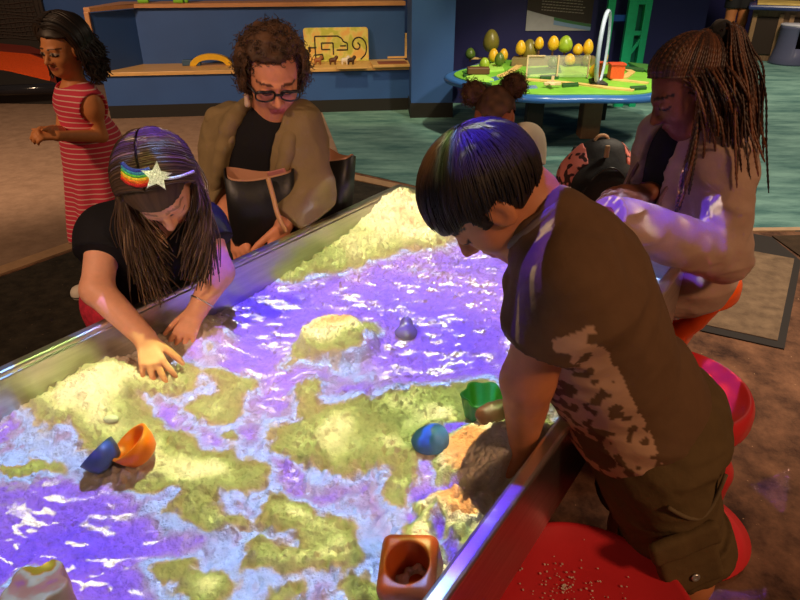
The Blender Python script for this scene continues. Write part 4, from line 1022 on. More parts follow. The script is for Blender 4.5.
hdR = hand(boy.J['wrR'], (-.6,.3,-.4), (0,0,-1), .145, 1, (20,30,20))
fb = U(.02, boy.torso(), boy.arm('L', 0), boy.arm('R', 0), boy.leg('L'), boy.leg('R'), neckS)
fb = U(.012, U(.03, fb, bh.sdf()), hdL, hdR, boy.foot('L', (-.8,.5,0)), boy.foot('R', (-.8,.5,0)))
def col(v):
    c = np.tile(SK, (len(v),1)); return bh.color(v, c, SK, srgb(170,84,68), (.03,.018,.012), None, (.01,.006,.005))
B0 = V(.56,1.03,0)
boyo = person('person', fb, (-.05,.7,-.01), (.85,1.45,1.36), .0042, skin_mat('boy_skin'), col, B0)
tag(boyo, 'person in brown t-shirt and cargo shorts bending over the sand table', 'person')
# t-shirt
ax = boy.R
tors = boy.torso(.014)
shirt = U(.035, tors, boy.upper('L', .52, .010, .012), boy.upper('R', .5, .016, .012), ell(boy.J['pelvis']+V(-.03,0,.07), V(.152,.118,.12), boy.R), cap(boy.J['neck'], boy.J['neck']+nrm(bh.w(0,-.14,-.25)-boy.J['neck'])*.03, .075, .066))
hem = boy.J['pelvis']+(boy.J['neck']-boy.J['pelvis'])*.10
shirt = Int(shirt, plane(hem, boy.J['pelvis']-boy.J['neck']))
hn = nrm(bh.w(0,-.1,-.2)-boy.J['neck'])
shirt = Sub(shirt, cap(boy.J['neck']+hn*.045, boy.J['neck']+hn*.2, .057, .062), .008)
shirt = wrinkle(rough(shirt, .006, 9, 2), .009, 7, (1,1,1.5))
def print_col(v):
    base = np.tile(np.array(srgb(104,76,52)), (len(v),1))
    q = (v-boy.J['pelvis'])@boy.R
    ar = (boy.torso()(v) < .034) & (boy.upper('L', .52, .013, .014)(v) > .004)
    m = ar & (q[:,1] > -.035) & (q[:,2] > .05) & (q[:,2] < .44) & (q[:,0] < .10)
    n = vnoise(v*70+3); n2 = vnoise(v*26)
    inb = np.abs(vnoise(v*np.array([9,9,7])+11)-.5) < .38
    base[m & (n > .41) & inb] = srgb(190,148,118)
    return base
sdf_obj('t_shirt', shirt, (-.05,.65,.55), (.85,1.4,1.3), .0042, mat('brown_cotton', (1,1,1), .85, attr=True, vary=.06, vscale=30, bump=.25, bscale=45, bdist=.006, spec=.2), boyo, None, print_col)
coll = spline([boy.J['neck']+frame(hn, V(0,0,1))@V(.063*math.cos(t), .05*1.0+.0*t, .063*math.sin(t)) for t in np.linspace(0,2*math.pi,22)], 60)
v, q, cc = tubes([(coll, .008, (1,1,1))], 8); link('collar', raw_mesh('collar', v, q), mat('brown_rib', srgb(118,98,88), .85), boyo)
# cargo shorts
kl, hl_ = boy.J['knL'], boy.J['hipL']; kr, hr_ = boy.J['knR'], boy.J['hipR']
eL, eR = hl_+(kl-hl_)*.76, hr_+(kr-hr_)*.85
sho = U(.05, ell(boy.J['pelvis']+V(.02,0,.0), V(.155,.128,.125), boy.R), Int(cap(hl_, kl+(kl-hl_)*.2, .100, .084), plane(eL, kl-hl_)), Int(cap(hr_, kr+(kr-hr_)*.2, .105, .085), plane(eR, kr-hr_)))
top = boy.J['pelvis']+(boy.J['neck']-boy.J['pelvis'])*.24
sho = Int(sho, plane(top, boy.J['neck']-boy.J['pelvis']))
cuffs = U(0, *[lambda p, e=e, d=nrm(d), a=a, r=r: np.maximum(cap(a, e+d*.05, r, r)(p), np.abs((p-e+d*.025)@d)-.024) for e, d, a, r in ((eL, kl-hl_, hl_, .103), (eR, kr-hr_, hr_, .1))])
# big side pockets with flaps on the near leg
ld_ = nrm(kl-hl_); sd_ = nrm(CT-ld_*(CT@ld_)); td = np.cross(ld_, sd_); RP = np.stack([td, ld_, sd_], 1)
M_sho = mat('olive_canvas', srgb(96,75,46), .88, vary=.10, vscale=25, bump=.35, bscale=60, bdist=.006, spec=.2)
shorts = sdf_obj('cargo_shorts', wrinkle(U(.006, rough(sho, .008, 13, 3), cuffs), .010, 11, (1,1,1.4)), (.25,.7,.25), (.9,1.35,.95), .0042, M_sho, boyo)
pk = hl_+ld_*.125+sd_*.094+td*.02
sdf_obj('cargo_pocket', rough(rbox(pk+ld_*.035, (.058,.052,.016), RP, .014), .003, 30, 2), pk-.12, pk+.12, .0035, M_sho, shorts)
sdf_obj('pocket_flap', rough(rbox(pk-ld_*.028+sd_*.010, (.066,.024,.012), RP, .01), .003, 30, 2), pk-.12, pk+.12, .0035, M_sho, shorts)
bm = bmesh.new(); add_lathe(bm, [(.004,0),(.0075,0),(.0085,.003),(.0065,.005),(.004,.003)], pk+ld_*.05+sd_*.017, 20, np.stack([td, -ld_, sd_],1)*np.array([1,1,1])); bm_obj('eyelet', bm, mat('white_metal', (.75,.72,.68), .3, .8), shorts, smooth=True)
pe = [hl_+ld_*(.0+.06*math.sin(t*3.14))+td*(-.085+.12*t)+sd_*(.10-.01*math.cos(3*t)) for t in np.linspace(0,1,12)]
rod('hip_pocket_edge', pe, .004, mat('olive_seam', srgb(104,84,54), .8), shorts)
for k_, zz in ((0,.10),): pass
# shoes
M_shoe = mat('dark_trainer', srgb(40,36,40), .6)
for sd in 'LR':
    n_ = boy.J['an'+sd]
    sdf_obj('shoe', Int(boy.foot(sd, (-.8,.5,0), .012, .2), plane(V(0,0,.0), (0,0,-1)), plane(V(0,0,.085), (0,0,1))), n_-.25, n_+.25, .005, M_shoe, boyo)
# hair: a smooth dark cap and fine strands falling from the whorl to the fringe
HC = bh.w(0,-.03,.13); hr = np.array([.375,.475,.425])*bh.s
capf = ell(HC, hr, RH)
def fringe(p):
    q = bh.loc(p); x, y, z = q[:,0], q[:,1], q[:,2]
    front = .14+.0*x            # fringe height above the eyes
    side = np.where(np.abs(x) > .2, np.where(y > .03, .02, -.16), .10)
    lim = np.where(y > .15, .13, np.where(y > .04, -.04, np.where(y > -.10, .07, -.30)))
    t = np.clip((y-.0)/.2, 0, 1)
    return (lim-z)*bh.s*.7
hairf = Int(capf, fringe)
HCOL = ((.010,.007,.006),(.035,.022,.016))
def hc(v):
    q = bh.loc(v); n = vnoise(np.stack([np.arctan2(q[:,0], q[:,1]+.2)*26, q[:,2]*2, q[:,1]*2],1)); return np.outer(1-n, HCOL[0])+np.outer(n, HCOL[1])
hair = sdf_obj('hair', hairf, bh.c-.2, bh.c+.2, .004, hair_mat('boy_hair', .55, .3), boyo, None, hc, margin=1.9)
W = nrm(V(.05,-.55,.83))
def bpath(rg):
    # start near the whorl and run over the skull
    a = rg.uniform(0, 2*math.pi); th0 = rg.uniform(.05, .9); 
    e1 = nrm(np.cross(W, V(1,0,0))); e2 = np.cross(W, e1); d = e1*math.cos(a)+e2*math.sin(a)
    pts = []
    L_ = rg.uniform(.7, 1.25)
    for t in np.linspace(0,1,7):
        th = th0+L_*t; n_ = W*math.cos(th)+d*math.sin(th)
        q = n_*np.array([.375,.475,.425])*(1.0+.012*rg.random()+(.02*t*t)); q = q+np.array([0,-.03,.13])
        x, y, z = q; lim = .11 if y > .15 else (-.06 if y > .04 else (.05 if y > -.10 else -.32))
        if z < lim: break
        pts.append(bh.w(*q))
    return pts if len(pts) > 3 else None
tube_obj('hair_strands', strands(bpath, 1500, .0022, HCOL, 3, 10), hair_mat('boy_hair_strand', .55, .3), hair, sides=4)
# ------------------------------------------------------------------ girl with the star headband, both hands in the sand
SKG = np.array(srgb(240,172,136))
f_ = nrm(-.95*CU+.16*CT+.20*CX); r_ = nrm(np.cross(f_, .30*CU+.95*CT-.05*CX)); u_ = np.cross(r_, f_)
RG = np.stack([r_, f_, u_],1); gh = Head(P(160,184,1.37), RG, .20)
J = dict(pelvis=(-.73,1.60,.66), chest=(-.66,1.52,.82), neck=(-.60,1.455,.94), shL=(-.485,1.50,.905), shR=(-.70,1.43,.915),
  elL=P(219,272,1.44), wrL=P(198,309,1.375), elR=P(97,290,1.33), wrR=P(145,338,1.235), hipL=(-.67,1.64,.62), hipR=(-.79,1.58,.62),
  knL=(-.68,1.66,.34), knR=(-.80,1.60,.34), anL=(-.74,1.72,.06), anR=(-.86,1.64,.06))
girl = Body(J, .80, .92)
dR = P(152,362,1.19)-girl.J['wrR']; dL = P(190,324,1.345)-girl.J['wrL']
hR = hand(girl.J['wrR'], dR, (.1,.25,-.9), .135, 1, (22,26,22), 14, 40); hL_ = hand(girl.J['wrL'], dL, (-.1,.35,-.9), .135, -1, (20,26,22), 12, 40)
ng = cap(gh.w(0,-.12,-.22), girl.J['neck']+V(-.01,.015,-.02), .042, .048)
fg = U(.02, girl.torso(), girl.arm('L', r=(.050,.044,.040,.031)), girl.arm('R', r=(.050,.044,.040,.031)), girl.leg('L'), girl.leg('R'), ng)
fg = U(.012, U(.03, fg, gh.sdf()), hR, hL_, girl.foot('L', (.8,-.5,0)), girl.foot('R', (.8,-.5,0)))
def colg(v):
    c = np.tile(SKG, (len(v),1)); return gh.color(v, c, SKG, srgb(200,104,96), srgb(176,122,92), None, (.05,.03,.02))
G0 = V(-.76,1.64,0)
girlo = person('person', fg, (-1.05,1.0,-.01), (-.25,1.95,1.30), .0042, skin_mat('girl_skin'), colg, G0)
tag(girlo, 'person with long brown hair and star headband, pressing both hands into the sand', 'person')
top = U(.03, girl.torso(.012), girl.upper('L', .34, .012, .010), girl.upper('R', .34, .012, .010))
nn = nrm(gh.w(0,-.1,-.2)-girl.J['neck'])
top = Sub(top, cap(girl.J['neck']-nn*.03+girl.R[:,1]*.02, girl.J['neck']+nn*.2, .058, .066), .01)
sdf_obj('black_top', rough(Int(top, plane(girl.J['pelvis']+V(0,0,-.02), girl.J['pelvis']-girl.J['neck'])), .005, 14, 2), (-1.05,1.1,.5), (-.25,1.9,1.1), .0042,
  mat('black_jersey', (.012,.011,.013), .85, bump=.15, bscale=50, spec=.2), girlo)
skirt = U(.03, ell(girl.J['pelvis']+V(0,0,-.02), V(.15,.125,.12), girl.R), cap(girl.J['pelvis']+V(0,0,-.05), girl.J['pelvis']+V(0,0,-.22), .135, .165))
mp_ = mat('pink_dotted_cloth', srgb(190,36,60), .8, vary=.35, vscale=70)
sdf_obj('skirt', Int(skirt, plane(girl.J['pelvis']+V(0,0,-.22), (0,0,-1))), (-1.0,1.3,.3), (-.4,1.95,.85), .005, mp_, girlo)
# hair
HG = ((.034,.019,.011),(.120,.068,.036))
gr = np.array([.40,.475,.43])*gh.s; gc = gh.w(0,-.05,.12)
def gface(p):
    q = gh.loc(p); y, z, x = q[:,1], q[:,2], q[:,0]
    return np.where((y > .12), (.23-z+.9*np.abs(x)*0), np.where(y > -.05, -.35-z, -.55-z))*gh.s*.5
hcap = Int(ell(gc, gr, RG), gface)
def hcg(v):
    q = gh.loc(v); n = vnoise(np.stack([np.arctan2(q[:,0], q[:,2])*16, q[:,1]*2, q[:,2]],1)); return np.outer(1-n, HG[0])+np.outer(n, HG[1])
ghair = sdf_obj('hair', hcap, gh.c-.22, gh.c+.22, .004, hair_mat('brown_hair', .6, .25), girlo, None, hcg, margin=1.9)
down = V(0,0,-1)
def gpath(rg):
    sg = 1 if rg.random() < .5 else -1
    y0 = rg.uniform(-.95, .62)                   # where along the middle parting (front .6, back -1)
    pts = []; wv = rg.uniform(0,6.28); lift = 1.0+.07*rg.random()
    swing = rg.normal(-.012,.018); L_ = rg.uniform(.55,1.0)
    for t in np.linspace(.02,1,6):
        th = t*math.radians(98)
        yy = y0*(1-.35*t*(y0>0))-.10*t
        k = math.sqrt(max(1-min(abs(yy),.98)**2, .04))
        q = np.array([.41*sg*math.sin(th)*k, -.05+.475*yy, .12+.435*math.cos(th)*k])*lift
        pts.append(gh.w(*q))
    e = pts[-1]; ln = (.27 if sg > 0 else .25)*L_
    out = gh.R[:,0]*sg
    back = y0 < -.3
    tgt = girl.J['shL' if sg < 0 else 'shR']
    for t in (.33,.66,1.0):
        p = e+down*ln*t+out*(.006*math.sin(t*3.0)+swing*t-.020*t*t)+np.array([math.sin(wv+t*5),math.cos(wv+t*5),0])*.009
        if back: p = p+V(-.01,.05,0)*t
        else: p = p+V(.01,-.012,0)*t
        pts.append(p)
    return pts
def gbang(rg):
    x0 = rg.uniform(-.3,.3); pts = []
    for t in np.linspace(0,1,6):
        y = .12+.36*t; z = math.sqrt(max(1-(x0/.42)**2-((y)/.52)**2,.01))*.44+.12-.10*t*t
        pts.append(gh.w(x0*(1+.25*t), y, min(z,.56)*1.0+.0))
    return pts
def gc_tip(paths):
    return [(p, r, np.array(c)) for p, r, c in paths]
tube_obj('hair_strands', strands(gpath, 1700, .0030, HG, 11, 18, .4)+strands(gpath, 260, .0024, ((.16,.095,.05),(.30,.19,.10)), 12, 18, .4), hair_mat('brown_hair_strand', .58, .28), ghair, sides=4)
# headband: thin glitter band, silver star, rainbow arc in rows
def hb(a, lift=1.02, tilt=0.0):
    # a: angle from the right ear over the top to the left ear
    return gh.w(.42*math.cos(a)*lift, -.05+.475*(.52+tilt)*lift, .12+.43*math.sin(a)*.86*lift)
def onhead(u, v, push=.006):
    d = ray(u, v); o = V(0,0,CAM_Z); lo, hi = 1.0, 1.75
    t = np.linspace(.9,1.9,1600); p = o+d[None]*t[:,None]; s_ = ell(gc, gr*1.075, RG)(p); i = np.argmax(s_ < 0)
    if s_[i] >= 0: i = np.argmin(s_)
    n = nrm((((p[i]-gc)@RG)/(gr*gr))@RG.T); return p[i]+n*push, n
M_glit = mat('silver_glitter', (.85,.83,.86), .35, .4, vary=.35, vscale=300, bump=.8, bscale=400)
bandpts = [onhead(u, v)[0] for u, v in ((124,176),(135,173),(147,175),(160,178),(172,178),(183,175),(191,172))]
band = rod('headband', spline(bandpts, 40), .003, M_glit, girlo)
RCOL = [(220,40,30),(240,120,20),(245,205,50),(90,180,70),(50,140,190),(50,60,200)]
for k, c in enumerate(RCOL):
    o_ = 5.5-k*2.6
    pts = [onhead(u, v+o_*1.0, .007) for u, v in ((125,172-abs(o_)*.0),(130,176.5),(137,179),(144,179),(150,177))]
    rod('rainbow_row', spline([p for p, n in pts], 24), .0046, mat('rainbow_glitter', srgb(*c), .4, .2, vary=.35, vscale=260, bump=.8, bscale=350), band)
pc_, n_ = onhead(156,177,.016); ux = nrm(CX-n_*(CX@n_)); uy = np.cross(n_, ux)
bm = bmesh.new(); st_ = [((.031 if i%2 == 0 else .0125)*math.sin(i*math.pi/5+.06), (.031 if i%2 == 0 else .0125)*math.cos(i*math.pi/5+.06)) for i in range(10)]
add_prism(bm, st_, -.003, .003, pc_, np.stack([ux, uy, n_],1), .0015); bm_obj('star', bm, M_glit, band)
v, q, cc = tubes([(np.array([girl.J['wrL']+nrm(girl.J['elL']-girl.J['wrL'])*.02+frame(nrm(girl.J['elL']-girl.J['wrL']), V(.3,.2,1))@V(.029*math.cos(t),0,.029*math.sin(t)) for t in np.linspace(0,6.2832,30)]), .0022, (1,1,1))], 6)
link('bracelet', raw_mesh('bracelet', v, q), mat('silver_chain', (.8,.78,.72), .25, 1.0), girlo)
# ------------------------------------------------------------------ seated woman with curly hair and glasses
SKC = np.array(srgb(226,150,112))
f_ = nrm(V(.26,-.86,-.36)); RCu = frame(f_, V(.03,.0,1)); ch = Head(P(273,77,2.0), RCu, .225)
J = dict(pelvis=(-.50,2.12,.545), chest=(-.43,2.05,.85), neck=(-.40,2.03,1.035), shL=P(298,128,2.03), shR=P(230,132,2.11),
  elL=P(312,190,1.95), wrL=P(284,224,1.86), elR=P(219,196,2.03), wrR=P(238,224,1.90), hipL=(-.41,2.10,.54), hipR=(-.58,2.13,.54),
  knL=(-.25,1.99,.60), knR=(-.58,1.86,.56), anL=(-.22,2.02,.08), anR=(-.62,1.88,.08))
cw = Body(J, .97, .95)
hCR = hand(cw.J['wrR'], P(241,250,1.85)-cw.J['wrR'], (.3,.4,-.3), .18, 1, (12,18,15), 8, 35); hCL = hand(cw.J['wrL'], P(279,241,1.84)-cw.J['wrL'], (-.6,.3,-.4), .17, -1, (30,35,25), 5, 30)
nk = cap(ch.w(0,-.12,-.25), cw.J['neck']+V(0,.0,-.03), .054, .062)
fc = U(.02, cw.torso(), cw.arm('L'), cw.arm('R'), cw.leg('L'), cw.leg('R'), nk)
fc = U(.012, U(.035, fc, ch.sdf()), hCR, hCL, cw.foot('L', (.5,-.8,0), 0, .23), cw.foot('R', (.5,-.8,0), 0, .23))
def colc(v):
    c = np.tile(SKC, (len(v),1)); return ch.color(v, c, SKC, srgb(196,100,88), srgb(90,54,36), None, (.03,.018,.012))
C0 = V(-.5,2.1,0)
cwo = person('person', fc, (-.95,1.6,-.01), (.05,2.4,1.40), .0048, skin_mat('woman_skin'), colc, C0)
tag(cwo, 'person with curly brown hair, dark glasses and olive jacket, sitting with a tote bag', 'person')
# black top inside the open jacket
inner = U(.03, cw.torso(.010), cap(cw.J['neck']-V(0,0,.05), cw.J['neck']+V(0,0,.005), .075, .062))
sdf_obj('black_jumper', Int(inner, plane(cw.J['pelvis'], cw.J['pelvis']-cw.J['neck'])), (-.9,1.7,.4), (0,2.4,1.2), .006, mat('black_knit', (.011,.010,.012), .9, bump=.2, bscale=60, spec=.2), cwo)
jk = U(.045, cw.torso(.024), Int(cw.arm('L', .020, .04, (.058,.048,.044,.036)), plane(cw.J['wrL']-nrm(cw.J['wrL']-cw.J['elL'])*.015, cw.J['wrL']-cw.J['elL'])),
       Int(cw.arm('R', .020, .04, (.058,.048,.044,.036)), plane(cw.J['wrR']-nrm(cw.J['wrR']-cw.J['elR'])*.015, cw.J['wrR']-cw.J['elR'])),
       cap(cw.J['shR']+V(.02,-.02,.0), cw.J['shR']+V(-.04,.02,-.08), .05, .045))
q_ = lambda p: (p-cw.J['pelvis'])@cw.R
def opening(p):      # the front hangs open round the black top
    q = q_(p); return np.where(q[:,1] > .0, np.abs(q[:,0]-.006)-(.070+.03*np.clip((.45-q[:,2])/.4,0,1)), .1)
jk = Sub(jk, opening, .012); jk = Sub(jk, cap(cw.J['neck']-V(0,0,.03), cw.J['neck']+V(0,-.01,.2), .072, .085), .01)
M_jk = mat('olive_jacket', srgb(134,114,80), .85, vary=.08, vscale=14, bump=.35, bscale=30, bdist=.01, spec=.2)
jk = Int(wrinkle(rough(jk, .007, 11, 2), .012, 9), plane(cw.J['pelvis']+V(0,0,-.08), cw.J['pelvis']-cw.J['neck']))
jo = sdf_obj('jacket', jk, (-1.0,1.6,.35), (.1,2.5,1.25), .005, M_jk, cwo)
for sd, sg in (('L',-1),('R',1)):     # broad lapels folded out along the opening
    a = [cw.J['neck']+cw.R@V(sg*.078,-.02,.045), cw.J['neck']+cw.R@V(sg*.098,.075,-.02), cw.J['pelvis']+cw.R@V(sg*.105,.135,.30), cw.J['pelvis']+cw.R@V(sg*.105,.14,.12)]
    f = chain(spline(a, 12), np.interp(np.linspace(0,1,12), [0,.3,.6,1], [.018,.026,.020,.014]), .01)
    sdf_obj('lapel', rough(f, .006, 20, 2), cw.J['chest']-.35, cw.J['chest']+.35, .005, M_jk, jo)
cl = U(.03, cap(cw.J['shR']+V(-.03,-.03,.05), cw.J['shR']+V(-.055,-.02,-.06), .028, .020), cap(cw.J['neck']+cw.R@V(.08,0,.03), cw.J['shR']+V(-.03,-.03,.05), .02, .03))
sdf_obj('hood_fold', rough(cl, .008, 18, 2), cw.J['shR']-.25, cw.J['shR']+.25, .005, M_jk, jo)
trs = U(.03, ell(cw.J['pelvis'], V(.175,.14,.13), cw.R), cw.leg('L', .014), cw.leg('R', .014))
sdf_obj('trousers', Int(rough(trs, .006, 12, 2), plane(V(0,0,.09), (0,0,-1))), (-.95,1.6,.05), (.1,2.4,.75), .007, mat('dark_denim', srgb(50,52,58), .9, bump=.2, bscale=60), cwo)
M_sh2 = mat('black_shoe', (.02,.018,.018), .5)
for sd in 'LR':
    n_ = cw.J['an'+sd]; sdf_obj('shoe', Int(cw.foot(sd, (.5,-.8,0), .012, .23), plane(V(0,0,0), (0,0,-1)), plane(V(0,0,.09), (0,0,1))), n_-.3, n_+.3, .006, M_sh2, cwo)
# hair: a cloud of curls
HCu = ((.020,.010,.006),(.150,.072,.036))
hb_ = U(.05, ell(ch.w(0,-.10,.21), np.array([.425,.46,.43])*ch.s, RCu), ell(ch.w(.29,-.10,-.0), np.array([.15,.22,.28])*ch.s, RCu), ell(ch.w(-.30,-.10,-.0), np.array([.15,.22,.28])*ch.s, RCu))
def cface(p):
    q = ch.loc(p); return np.where(q[:,1] > .10, np.where(np.abs(q[:,0]) < .34, .40-q[:,2], .02-q[:,2]*.0-.1), -1)*ch.s*.6
hcc = rough(Int(hb_, cface), .016, 34, 3)
hcol = lambda v: np.outer(1-(n := np.clip(vnoise(v*40)*1.0+.25*(ch.loc(v)[:,2]),0,1)), HCu[0])+np.outer(n, HCu[1])
cho = sdf_obj('hair', hcc, ch.c-.26, ch.c+.26, .005, hair_mat('curly_hair', .6, .3), cwo, None, hcol, margin=2.2)
v, q = surf(Int(hb_, cface), ch.c-.26, ch.c+.26, .012, 2.0)
rg = np.random.default_rng(21); sel = rg.choice(len(v), 900, replace=False)
n_ = v[sel]-ch.w(0,-.1,.12); n_ /= np.linalg.norm(n_,axis=1)[:,None]
qq = ch.loc(v[sel]); keep = ~((qq[:,1] > .2)&(qq[:,2] < .30)&(np.abs(qq[:,0]) < .33))
tube_obj('curls', curls(v[sel][keep]-n_[keep]*.02, n_[keep], 2.2, .0065, .034, .0016, HCu, 22, 22), hair_mat('curl_strand', .5), cho, sides=4)
# glasses
M_gl = mat('black_acetate', (.012,.010,.012), .25)
br = [ch.w(x,.50,.02) for x in (-.045,0,.045)]
gla = rod('glasses', [ch.w(-.05,.475,.03), ch.w(0,.50,.045), ch.w(.05,.475,.03)], .004, M_gl, cwo)
for sg in (1,-1):
    c_ = ch.w(sg*.16,.45,-.01); pts = []
    for t in np.linspace(0,2*math.pi,41):
        x, z = math.cos(t), math.sin(t); k = (abs(x)**3.2+abs(z)**3.2)**(-1/3.2)
        pts.append(c_+RCu@(V(.120*x*k, -.03*abs(x*k), .066*z*k)*ch.s))
    v, q, cc = tubes([(np.array(pts), np.array([.0026+.0022*max(math.sin(t),0) for t in np.linspace(0,2*math.pi,41)]), (1,1,1))], 8); link('frame', raw_mesh('frame', v, q), M_gl, gla)
    rod('temple', [ch.w(sg*.285,.42,.035), ch.w(sg*.35,.2,.03), ch.w(sg*.355,-.05,.0)], .0035, M_gl, gla)
ea = ch.w(.352,.0,-.16)
f = chain([ea, ea+V(0,-.005,-.02), ea+V(.0,-.005,-.045)], [.003,.007,.009], .004)
sdf_obj('earring', f, ea-.08, ea+.06, .0022, mat('pale_bead', srgb(220,190,160), .4), cwo)
# ------------------------------------------------------------------ her two bags
M_lea = mat('black_leather', (.012,.011,.012), .42, bump=.25, bscale=120, bdist=.002); M_lin = mat('tan_lining', srgb(214,160,128), .7)
def tote(name, c, R, w, d, h, lb, lean=0.0, strap=True):
    o = empty(name, c); tag(o, lb, 'bag'); c = np.asarray(c, float)
    n = 32; prof = []
    def ring(z, k, inset=0):
        out = []
        for i in range(n):
            t = 2*math.pi*i/n; x, y = math.cos(t), math.sin(t); e = (abs(x)**4+abs(y)**4)**(-.25)
            out.append(c+R@V((w-inset)*k*x*e, (d-inset)*(k if z < .8*h else .8+.3*math.cos(2*t)*.4)*y*e, z+(.012*math.cos(2*t+.6) if z > .9*h else 0)))
        return out
    bm = bmesh.new()
    rs = [[bm.verts.new(p) for p in ring(z,k)] for z,k in ((0,.92),(.02,.98),(h*.5,1),(h,1.0))]
    for a, b in zip(rs, rs[1:]):
        for i in range(n): bm.faces.new((a[i], a[(i+1)%n], b[(i+1)%n], b[i]))
    bm.faces.new(rs[0][::-1]); b_ = bm_obj('bag_body', bm, M_lea, o, smooth=True); md = b_.modifiers.new('thickness','SOLIDIFY'); md.thickness = .004; md.offset = 1
    bm = bmesh.new()
    rs = [[bm.verts.new(p) for p in ring(z,k,.004)] for z,k in ((.03,.95),(h*.5,.97),(h+.004,.995))]
    for a, b in zip(rs, rs[1:]):
        for i in range(n): bm.faces.new((a[i], b[i], b[(i+1)%n], a[(i+1)%n]))
    bm.faces.new(rs[0]); bm_obj('lining', bm, M_lin, o, smooth=True)
    return o
tb = P(264,240,1.90); RT = frame(V(-.25,1,0.1), V(0,.12,1))
t1 = tote('tote_bag', tb+V(0,0,.0), RT, .098, .045, .225, 'open black tote bag with tan lining on the lap of the curly haired woman')
sp = [P(u, v, y) for u, v, y in ((268,178,1.83),(273,196,1.825),(278,215,1.82),(286,232,1.815))]
v, q, cc = tubes([(spline(sp, 20), .0075, (1,1,1))], 6); link('strap', raw_mesh('strap', v, q), mat('tan_strap', srgb(214,164,118), .6), t1)
ph = P(279,176,1.9); bm = bmesh.new(); add_box(bm, ph, (.035,.004,.02), frame(V(.5,1,.3), V(-.4,0,1)), .002); tag(bm_obj('magazine', bm, mat('pink_paper', srgb(200,130,130), .6), None, ph), 'folded pink paper sticking out of the black tote bag', 'paper')
tb2 = P(331,222,2.12); RT2 = frame(V(.25,.9,0), V(.12,.0,1))
t2 = tote('shoulder_bag', tb2, RT2, .06, .06, .24, 'black shoulder bag standing at the side of the curly haired woman by the table rim')
# ------------------------------------------------------------------ woman with long braids at the far corner
SKB = np.array(srgb(128,72,46))
l_ = nrm(.86*CT-.36*CU-.05*CX); f_ = -.86*CX-.50*CU; f_ = nrm(f_-l_*(f_@l_)); r_ = -l_; u_ = np.cross(r_, f_)
RBr = np.stack([r_, f_, u_],1); wh = Head(P(690,90,1.80), RBr, .245)
J = dict(pelvis=(.905,1.95,.60), chest=(.87,1.89,.83), neck=(.835,1.86,1.035), shL=P(724,154,1.74), shR=(.83,2.03,1.0),
  elL=P(724,256,1.66), wrL=P(608,218,1.50), elR=(.80,2.05,.80), wrR=P(652,192,1.82), hipL=(.93,1.83,.60), hipR=(.95,2.02,.60),
  knL=(.60,1.99,.60), knR=(.66,2.14,.60), anL=(.64,2.02,.08), anR=(.68,2.17,.08))
bw_ = Body(J, .96, .86)
hBR = hand(bw_.J['wrR'], P(610,194,1.80)-bw_.J['wrR'], (-.1,.2,-.9), .185, 1, (14,20,16), 12, 35); hBL = hand(bw_.J['wrL'], P(570,205,1.46)-bw_.J['wrL'], (0,.3,-.9), .185, -1, (15,20,16), 8, 30)
nk = cap(wh.w(0,-.13,-.22), bw_.J['neck']+V(.01,0,-.03), .052, .062)
fw = U(.02, bw_.torso(), bw_.arm('L'), bw_.arm('R'), bw_.leg('L'), bw_.leg('R'), nk)
fw = U(.012, U(.035, fw, wh.sdf()), hBR, hBL, bw_.foot('L', (-.95,.25,0), 0, .23), bw_.foot('R', (-.95,.25,0), 0, .23))
nails = []
def colw(v):
    c = np.tile(SKB, (len(v),1)); return wh.color(v, c, SKB, srgb(126,62,52), (.015,.009,.007), None, (.008,.005,.004))
W0_ = V(.93,1.98,0)
bwo = person('person', fw, (.4,1.3,-.01), (1.35,2.65,1.45), .0048, skin_mat('braids_skin', .42), colw, W0_)
tag(bwo, 'person with long auburn braids and beige hoodie looking at a phone', 'person')
inner = U(.03, bw_.torso(.012), cap(bw_.J['neck']-V(0,0,.06), bw_.J['neck']+V(-.01,0,-.01), .08, .07))
sdf_obj('black_shirt', Int(inner, plane(bw_.J['pelvis'], bw_.J['pelvis']-bw_.J['neck'])), (.5,1.5,.5), (1.3,2.3,1.25), .006, mat('black_cotton', (.011,.010,.011), .9, spec=.2), bwo)
hd = U(.04, bw_.torso(.026), Int(bw_.arm('L', .017, .035, (.062,.052,.050,.040)), plane(bw_.J['wrL'], bw_.J['wrL']-bw_.J['elL'])), Int(bw_.arm('R', .016, .035), plane(bw_.J['wrR'], bw_.J['wrR']-bw_.J['elR'])),
       ell(bw_.J['pelvis']+V(-.04,0,-.04), V(.19,.20,.15), bw_.R), cap(bw_.J['hipL'], bw_.J['hipL']*.55+bw_.J['knL']*.45, .112, .098), cap(bw_.J['hipR'], bw_.J['hipR']*.55+bw_.J['knR']*.45, .112, .098))
q2 = lambda p: (p-bw_.J['pelvis'])@bw_.R
def openb(p):
    q = q2(p); return np.where((q[:,1] > .0) & (q[:,2] > .05), np.abs(q[:,0]-.0)-(.065+.02*np.clip((.45-q[:,2])/.4,0,1)), .1)
hd = Sub(hd, openb, .012); hd = Sub(hd, cap(bw_.J['neck']-V(0,0,.03), bw_.J['neck']+V(-.02,0,.2), .074, .09), .01)
M_hd = mat('beige_hoodie', srgb(182,148,128), .85, vary=.06, vscale=18, bump=.3, bscale=34, bdist=.008, spec=.2, sheen=.15)
hd = Int(wrinkle(rough(hd, .006, 10, 2), .011, 9, (1,1,1.6)), plane(bw_.J['pelvis']+V(0,0,-.12), (0,0,-1)))
ho = sdf_obj('hoodie', hd, (.4,1.3,.45), (1.4,2.5,1.3), .0048, M_hd, bwo)
hood = U(.05, ell(bw_.J['neck']+bw_.R@V(0,-.085,-.05), V(.095,.045,.085), bw_.R), *[cap(bw_.J['neck']+bw_.R@V(s*.08,-.05,.01), bw_.J['neck']+bw_.R@V(s*.085,.05,-.03), .028, .022) for s in (1,-1)])
